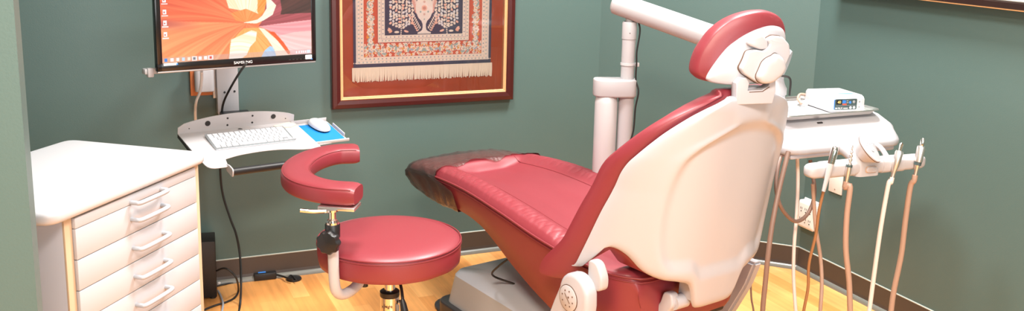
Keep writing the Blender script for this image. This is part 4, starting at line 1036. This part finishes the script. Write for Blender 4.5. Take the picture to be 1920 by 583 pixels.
grid_mesh('screen', .521, .300, img, screen_m, mon, Matrix.Translation((.0175, -.0005, .0268)))
# bracket bar and outlet box seen below the monitor
bm = NB(); box(bm, (.095, .062, -.004), (.235, .03, .018), .004); box(bm, (-.005, .05, -.007), (.02, .02, .03), .004); obj('bracket_bar', bm, white_metal, mon)
ob, OBW = thing('wall_socket_box', 'grey socket box on an orange wooden block, on the wall below the monitor', 'socket box', WP(-1.69, 0, .80), YB)
bm = NB(); box(bm, (0, -.011, .02), (.088, .022, .118), .002); obj('wooden_block', bm, wood_box_m, ob)
bm = NB(); prism(bm, round_poly([(-.035, 0), (-.035, -.045), (.035, -.045), (.035, 0)], .02), .085, Matrix.Translation((.004, -.020, -.020)), bev=.004); obj('socket_cover', bm, white_metal, ob)

# ------------------------------------------------------------------ framed rug
FB, FT, FL, FR = .680, 1.72, -1.204, -.425
fr, FRW = thing('framed_rug', 'mahogany frame with gilt liner holding a small patterned rug, on the back wall', 'framed rug', WP(FL, 0, FB), YB)
FWd, FHt = FR-FL, FT-FB
def frame_ring(prof, W_, H_):
    """prof: list of (inset, y) closed section swept round a rectangle"""
    bm = NB(); rings = []
    for cx_, cz_, sx_, sz_ in ((0, 0, 1, 1), (W_, 0, -1, 1), (W_, H_, -1, -1), (0, H_, 1, -1)):
        rings.append([bm.verts.new((cx_+sx_*i_, y_, cz_+sz_*i_)) for i_, y_ in prof])
    n = len(prof)
    for q_ in range(4):
        a, b = rings[q_], rings[(q_+1) % 4]
        for k_ in range(n): bm.faces.new((a[k_], a[(k_+1) % n], b[(k_+1) % n], b[k_]))
    return bm
obj('outer_frame', frame_ring([(0, -.002), (0, -.030), (.003, -.034), (.018, -.036), (.032, -.033), (.035, -.028), (.035, -.002)], FWd, FHt), frame_m, fr, smooth=False)
obj('gilt_liner', frame_ring([(.034, -.004), (.034, -.029), (.037, -.031), (.040, -.027), (.043, -.028), (.046, -.024), (.046, -.004)], FWd, FHt), gold_m, fr, smooth=False)
bm = NB(); box(bm, (FWd/2, -.004, FHt/2), (FWd-.07, .004, FHt-.07), 0); obj('silk_backing', bm, silk_m, fr)
bm = NB(); box(bm, (FWd/2, -.0225, FHt/2), (FWd-.08, .002, FHt-.08), 0); obj('glass_pane', bm, glass_m, fr)
# rug image: origin at bottom left of woven part
RW, RH = .589, .78
nxr, nyr = 420, 556
XU, ZU = np.meshgrid(np.linspace(0, RW, nxr), np.linspace(0, RH, nyr))
navy = C(70, 74, 96); creamc = C(236, 222, 210); redc = C(204, 98, 76); teal = C(160, 178, 178); pink = C(238, 190, 172)
img = np.ones((nyr, nxr, 3))*navy
de = np.minimum.reduce([XU, RW-XU, ZU, RH-ZU])
xm = np.abs(XU-RW/2)
def put(mask, c): img[mask] = c
put(de > .011, C(205, 205, 205)); put(de > .014, creamc)
put((ZU < .016), navy); put((ZU > .0175) & (ZU < .0215) & ((XU*260).astype(int) % 2 == 0), creamc)
s_perim = np.where((np.minimum(XU, RW-XU) < np.minimum(ZU, RH-ZU)), ZU, XU)
def dots(d0, pitch, r, c, ph=0):
    s_ = (s_perim/pitch+ph) % 1-.5; put((np.abs(de-d0) < r) & (np.abs(s_)*pitch < r) & ((s_*pitch)**2+(de-d0)**2 < r*r), c)
put(np.abs(de-.0285) < .0007, C(225, 195, 180)); put(np.abs(de-.0165) < .0006, C(210, 190, 180))
dots(.0225, .016, .0032, C(180, 188, 188)); dots(.035, .017, .0028, C(150, 158, 172), .5)
put((de > .0425) & (de < .099), redc)
put((de > .101), creamc); put(np.abs(de-.1000) < .001, C(130, 80, 80)); put(np.abs(de-.1145) < .0008, C(200, 180, 180)); dots(.1075, .014, .0025, teal); dots(.1215, .017, .0026, C(150, 152, 168), .5)
fld = de > .129
put(fld, navy)
rs_ = np.random.RandomState(11)
def disc(x, z, r, c, mask=None, sq=1.0, a=0.0, both=True):
    for sx_ in ((1, -1) if both else (1,)):
        X_ = XU-(RW/2+sx_*x); Z_ = ZU-z; aa = a*sx_
        xr = X_*math.cos(aa)+Z_*math.sin(aa); zr = -X_*math.sin(aa)+Z_*math.cos(aa)
        m_ = (xr/r)**2+(zr/(r*sq))**2 < 1
        if mask is not None: m_ &= mask
        img[m_] = c
def flower(x, z, r, mask, c1=creamc, c2=pink):
    n_ = 6
    for k_ in range(n_): disc(x+r*.62*math.cos(k_*PI/3), z+r*.62*math.sin(k_*PI/3), r*.42, c1, mask)
    disc(x, z, r*.5, c1, mask); disc(x, z, r*.36, C(205, 120, 95), mask); disc(x, z, r*.24, c2, mask)
band = (de > .0435) & (de < .098)
# border flowers: bottom band (mirrored), side bands
zc = .0705
def along(fn):
    # bottom / top
    for x in np.arange(0, RW/2-.045, .0245): 
        for zb_ in (zc, RH-zc): fn(x, zb_)
    for z in np.arange(zc+.0245, RH-zc, .0245): fn(RW/2-zc, z)
idx = [0]
def orn(x, z):
    i_ = idx[0]; idx[0] += 1
    big = i_ % 2 == 0
    if big:
        flower(x+rs_.uniform(-.003, .003), z+rs_.uniform(-.005, .005), .0125, band)
        flower(x+.004, z+.0205, .0062, band); flower(x-.004, z-.0205, .0062, band)
    else:
        flower(x, z+.015, .0095, band); flower(x, z-.015, .0095, band)
        disc(x+.004, z, .004, teal, band, 2.2, .7)
    for _ in range(16):
        xx_, zz_ = x+rs_.uniform(-.014, .014), z+rs_.uniform(-.027, .027)
        disc(xx_, zz_, .0024, [creamc, teal, creamc, C(225, 160, 80)][rs_.randint(4)], band, rs_.uniform(1.4, 2.6), rs_.uniform(0, 3))
    disc(x+rs_.uniform(-.01, .01), z+rs_.uniform(-.018, .018), .0045, [teal, C(170, 175, 190)][rs_.randint(2)], band, 2.4, rs_.uniform(0, 3))
along(orn)
put(np.abs(de-.0435) < .0007, C(190, 80, 70)); put(np.abs(de-.0985) < .0007, C(190, 80, 70))
# field: trees, leaves, vase
ftree = fld & (de > .1305)
def stem(x0, z0, x1, z1, w, c=creamc):
    n_ = 14
    for k_ in range(n_+1): disc(x0+(x1-x0)*k_/n_, z0+(z1-z0)*k_/n_, w, c, ftree)
z0 = .131
for zrep in (0, .26):
    stem(.098, z0+zrep, .094, z0+zrep+.11, .0028); stem(.094, z0+zrep+.10, .098, z0+zrep+.24, .0024)
    for zz_ in np.arange(.028, .25, .0125):
        for sgn_ in (-1, 1):
            for q_ in (0, 1, 2, 3):
                xx_ = .096+sgn_*(.008+q_*.0125)+rs_.uniform(-.002, .002); z_ = z0+zrep+zz_+q_*.006+rs_.uniform(-.003, .003)
                if .042 < xx_ < .162: disc(xx_, z_, .0045, [creamc, creamc, C(225, 222, 226), pink][rs_.randint(4)], ftree, 1.45, rs_.uniform(0, 3))
    for z_ in (.012, .018): disc(.15-z_*.3, z0+zrep+z_+.004, .009, pink, ftree, .45, .6)
    disc(.142, z0+zrep+.012, .008, C(235, 175, 150), ftree, .5, -.5); disc(.076, z0+zrep+.012, .010, pink, ftree, .42, .3); disc(.116, z0+zrep+.010, .010, creamc, ftree, .45, 0)
for k_ in range(9):   # fern fronds left and right of the vase
    t_ = k_/8; disc(.024+.034*t_, z0+.018+.062*t_, .0024, creamc, ftree); disc(.030+.034*t_, z0+.015+.062*t_, .0027, pink, ftree, 2.0, -1.2); disc(.018+.034*t_, z0+.026+.062*t_, .0027, creamc, ftree, 2.0, .3)
for k_ in range(11):
    t_ = k_/10; disc(.028+.030*t_, z0+.095+.10*t_, .006, C(232, 205, 200), ftree, 1.6, .5); disc(.034+.030*t_, z0+.090+.10*t_, .005, C(222, 170, 160), ftree, 1.6, -.9)
vase = [(0, 0), (.028, 0), (.028, .006), (.016, .011), (.008, .018), (.007, .040), (.012, .052), (.024, .064), (.034, .085), (.037, .105), (.033, .13), (.022, .15), (.014, .165), (.018, .185), (.030, .20), (0, .20)]
vp = [(RW/2+x_, z0+z_) for x_, z_ in vase]+[(RW/2-x_, z0+z_) for x_, z_ in vase[::-1]]
put(inpoly(XU, ZU, vp) & ftree, C(236, 224, 218))
for z_, r_, c_ in ((.105, .012, pink), (.105, .007, C(205, 150, 140)), (.13, .005, C(215, 180, 170)), (.08, .005, C(215, 180, 170)), (.06, .003, teal), (.09, .004, teal)): disc(.0 if z_ != .09 else .016, z0+z_, r_, c_, ftree)
for k_ in range(14): disc(.0445+.0035*math.cos(k_*.5), z0+.075+.0045*math.sin(k_*.5), .0012, C(225, 215, 215), ftree)
for x_ in np.arange(0, .03, .006): disc(x_, z0+.003, .0016, teal, ftree)
img += (np.random.RandomState(2).rand(nyr, nxr, 1)-.5)*.05
img = np.clip(img, 0, 1)
rug = grid_mesh('rug', RW, RH, img, rug_m, fr, Matrix.Translation((-1.1125-FL, -.0095, .838-FB)))
# fringe: many tassels in one strip (uncountable)
bm = NB(); r2 = random.Random(3)
for k in range(150):
    x = -1.1125-FL-.004+k*(.597/149); ln = .056+r2.uniform(-.003, .004); sw = r2.uniform(-.002, .002)
    tube(bm, [(x, -.0095, .840-FB), (x+sw*.5, -.0105, .840-FB-ln*.5), (x+sw, -.0095, .840-FB-ln)], [.0024, .0028, .0018], 6, 2)
fg = obj('fringe', bm, mat('cream_fringe', rgb(240, 226, 210), .85), rug); fg['kind'] = 'stuff'

# dark framed picture on the right wall
BW_ = lambda s, d, z: B+DR*s-DV*d+Vector((0, 0, z))
PF, PFW = thing('framed_picture', 'dark brown frame with gilt edge, at the top of the right wall', 'picture', BW_(.13, 0, 1.196), YB-PI/2)
PWd, PHt = 1.5, .8
obj('outer_frame', frame_ring([(0, -.001), (0, -.058), (.004, -.062), (.022, -.058), (.026, -.048), (.030, -.001)], PWd, PHt), dark_frame_m, PF, smooth=False)
obj('gilt_edge', frame_ring([(-.001, -.052), (-.001, -.0605), (.0018, -.0625), (.003, -.052)], PWd, PHt), gold_m, PF, smooth=False)
obj('silver_liner', frame_ring([(.0255, -.004), (.0255, -.051), (.029, -.054), (.038, -.051), (.041, -.004)], PWd, PHt), print_m, PF, smooth=False)
bm = NB(); box(bm, (PWd/2, -.006, PHt/2), (PWd-.06, .004, PHt-.06), 0); obj('print', bm, print_m, PF)
bm = NB(); box(bm, (PWd/2, -.046, PHt/2), (PWd-.075, .002, PHt-.075), 0); obj('glass_pane', bm, glass_m, PF)

# outlets on the right wall
so, SOW = thing('power_outlet', 'white six-way outlet adapter low on the right wall behind the hoses', 'outlet', BW_(.055, 0, .205), YB-PI/2)
bm = NB(); box(bm, (0, -.003, .055), (.085, .006, .125), .002); obj('wall_plate', bm, outlet_m, so)
bm = NB(); loft(bm, [[(x, y, z+.052) for x, z in rrect(w, h, .008, 4)] for y, w, h in ((-.004, .100, .115), (-.024, .100, .115), (-.030, .090, .100), (-.031, .082, .092))]); ad_ = obj('adapter', bm, outlet_m, so)
for cx_ in (-.027, 0, .027):
    for cz_ in (.074, .030):
        bm = NB()
        for dx_ in (-.0045, .0045): box(bm, (cx_+dx_, -.0312, cz_+.004), (.0022, .0012, .009), 0)
        lathe(bm, [(0, 0), (.0028, 0), (.0028, .001), (0, .001)], 10, axis_T((cx_, -.0306, cz_-.009), (0, -1, 0)))
        obj('socket', bm, dark_m, ad_)
bl, BLW = thing('wall_plate', 'blank white cover plate on the right wall behind the instrument bar', 'cover plate', BW_(.185, 0, .445), YB-PI/2)
bm = NB(); box(bm, (0, -.003, 0), (.075, .006, .115), .002); obj('plate', bm, outlet_m, bl)
bm = NB()
for z in (-.042, .042): lathe(bm, [(0, 0), (.003, 0), (.003, .001), (0, .001)], 10, axis_T((0, -.006, z), (0, -1, 0)))
obj('screw', bm, steel, bl)

# free hoses near the delivery unit
hose('loose_hose', 'white hose hanging straight down under the delivery table', [at(1495, 292, 2.95), at(1496, 340, 2.95), at(1494, 400, 2.94), at(1489, 460, 2.93), at(1488, 520, 2.92), at(1492, 583, 2.90), at(1496, 640, 2.9)], hose_white, .0058)
hose('loose_hose', 'grey-brown hose looping up under the delivery table', [at(1519, 300, 2.96), at(1527, 350, 2.94), at(1524, 380, 2.92), at(1511, 405, 2.90), at(1492, 415, 2.88), at(1474, 402, 2.86), at(1461, 380, 2.84), at(1455, 345, 2.84), at(1462, 300, 2.88), at(1476, 270, 2.95)], hose_brown, .0060)
hose('loose_hose', 'thick brown hose falling beside the right edge of the chair back', [at(1478, 285, 2.72), at(1462, 350, 2.66), at(1448, 420, 2.62), at(1440, 480, 2.6), at(1435, 530, 2.6), at(1430, 583, 2.6), at(1427, 660, 2.6)], hose_brown, .0072)
hose('loose_hose', 'thin dark hose reaching the floor just right of the chair back', [at(1418, 455, 2.95), at(1411, 490, 2.95), at(1408, 530, 2.95), at(1409, 560, 2.95), at(1413, 583, 2.95), at(1420, 640, 2.95)], hose_brown, .0032)
hose('loose_hose', 'pinkish-tan hose hanging just right of the amber syringe hose', [at(1524, 345, 2.9), at(1529, 420, 2.9), at(1538, 480, 2.9), at(1541, 530, 2.88), at(1538, 583, 2.86), at(1534, 640, 2.86)], hose_tan, .0060)

# ------------------------------------------------------------------ speaker and floor cables
sp, SPW = thing('floor_speaker', 'black box speaker on the floor between the drawer cabinet and back wall', 'speaker', (-1.101, 3.455, 0), math.radians(17))
bm = NB(); box(bm, (-.085, .0575, .117), (.17, .115, .222), .003); obj('box', bm, speaker_m, sp)
bm = NB()
for x in (-.155, -.015):
    for y in (.015, .10): lathe(bm, [(0, 0), (.012, 0), (.012, .006), (0, .006)], 12, Matrix.Translation((x, y, 0)))
obj('foot', bm, black_r, sp)
def cable(name, label, pts, m, r):
    bm = NB(); tube(bm, pts, r, 8); o = obj(name, bm, m); tag(o, label, 'cable'); return o
cable('cable', 'black cable dropping from the monitor past the shelf to the floor', [at(462, 118, 3.10), at(448, 138, 3.30), at(432, 165, 3.48), at(420, 190, 3.54), at(416, 212, 3.55), at(413, 260, 3.56), at(413, 320, 3.57), at(418, 365, 3.57), at(432, 410, 3.56), at(443, 440, 3.55), at(450, 480, 3.53), at(452, 530, 3.44), atz(450, 572, .004)+Vector((0, 0, 0)), atz(444, 600, .004)], black_r, .0042)
cable('cable', 'white cable hanging from the monitor in front of the wooden socket block', [at(378, 134, 3.12), at(378, 150, 3.2), at(375, 172, 3.28), at(368, 190, 3.32), at(366, 210, 3.38), at(367, 232, 3.42), at(368, 262, 3.45), at(370, 300, 3.45)], hose_white, .0050)
ad2, AW2 = thing('power_adapter', 'small black power adapter on the floor against the vinyl base', 'adapter', atz(497, 523, 0), YB-.05)
bm = NB(); box(bm, (0, 0, .016), (.088, .036, .028), .004); obj('case', bm, black, ad2)
bm = NB(); box(bm, (-.012, 0, .031), (.03, .02, .0015), .0005); obj('rating_label', bm, blue_print, ad2)
bm = NB(); c1_ = atz(547, 527, .006); tube(bm, [AW2 @ Vector((.044, 0, .014)), atz(530, 518, .012), atz(538, 521, .016), atz(549, 524, .018)], .004, 8); tube(bm, [atz(541, 520, .014), atz(545, 516, .014), atz(550, 519, .014), atz(556, 526, .014)], .003, 8); obj('lead', bm, black_r, ad2, world=AW2)
pk, PKW = thing('cable_puck', 'round black rubber puck with cable end on the floor', 'puck', atz(551, 524, 0), 0)
bm = NB(); lathe(bm, [(0, 0), (.030, 0), (.031, .003), (.029, .008), (.022, .0095), (0, .0095)], 32); obj('disc', bm, black, pk)
bm = NB(); lathe(bm, [(0, .009), (.012, .009), (.011, .012), (0, .012)], 20); obj('centre_cap', bm, black_r, pk)
cable('cable', 'white connector cable running along the vinyl base to the adapter', [atz(408, 532, .01), atz(420, 528, .006), atz(440, 525, .008), atz(455, 520, .010), atz(470, 518, .012), atz(480, 519, .014)], hose_white, .0055)
cable('cable', 'thin black cable along the vinyl base, under the white connector', [atz(405, 537, .004), atz(430, 531, .004), atz(455, 527, .004), atz(470, 523, .006), atz(482, 521, .010)], black_r, .0030)
cable('cable', 'black looped cable curling in front of the floor speaker', [atz(407, 505, .10)+Vector((0, -.02, 0)), at(420, 503, 3.43), at(434, 510, 3.42), at(444, 524, 3.42), atz(447, 545, .010), atz(440, 558, .004), atz(425, 566, .004), atz(405, 572, .004), atz(385, 580, .004), atz(370, 590, .004)], black_r, .0038)
cable('cable', 'pale grey cable curving over the floor in front of the speaker', [atz(409, 545, .006), atz(414, 555, .004), atz(418, 568, .009), atz(417, 580, .004), atz(413, 595, .004)], handle_m, .0040)
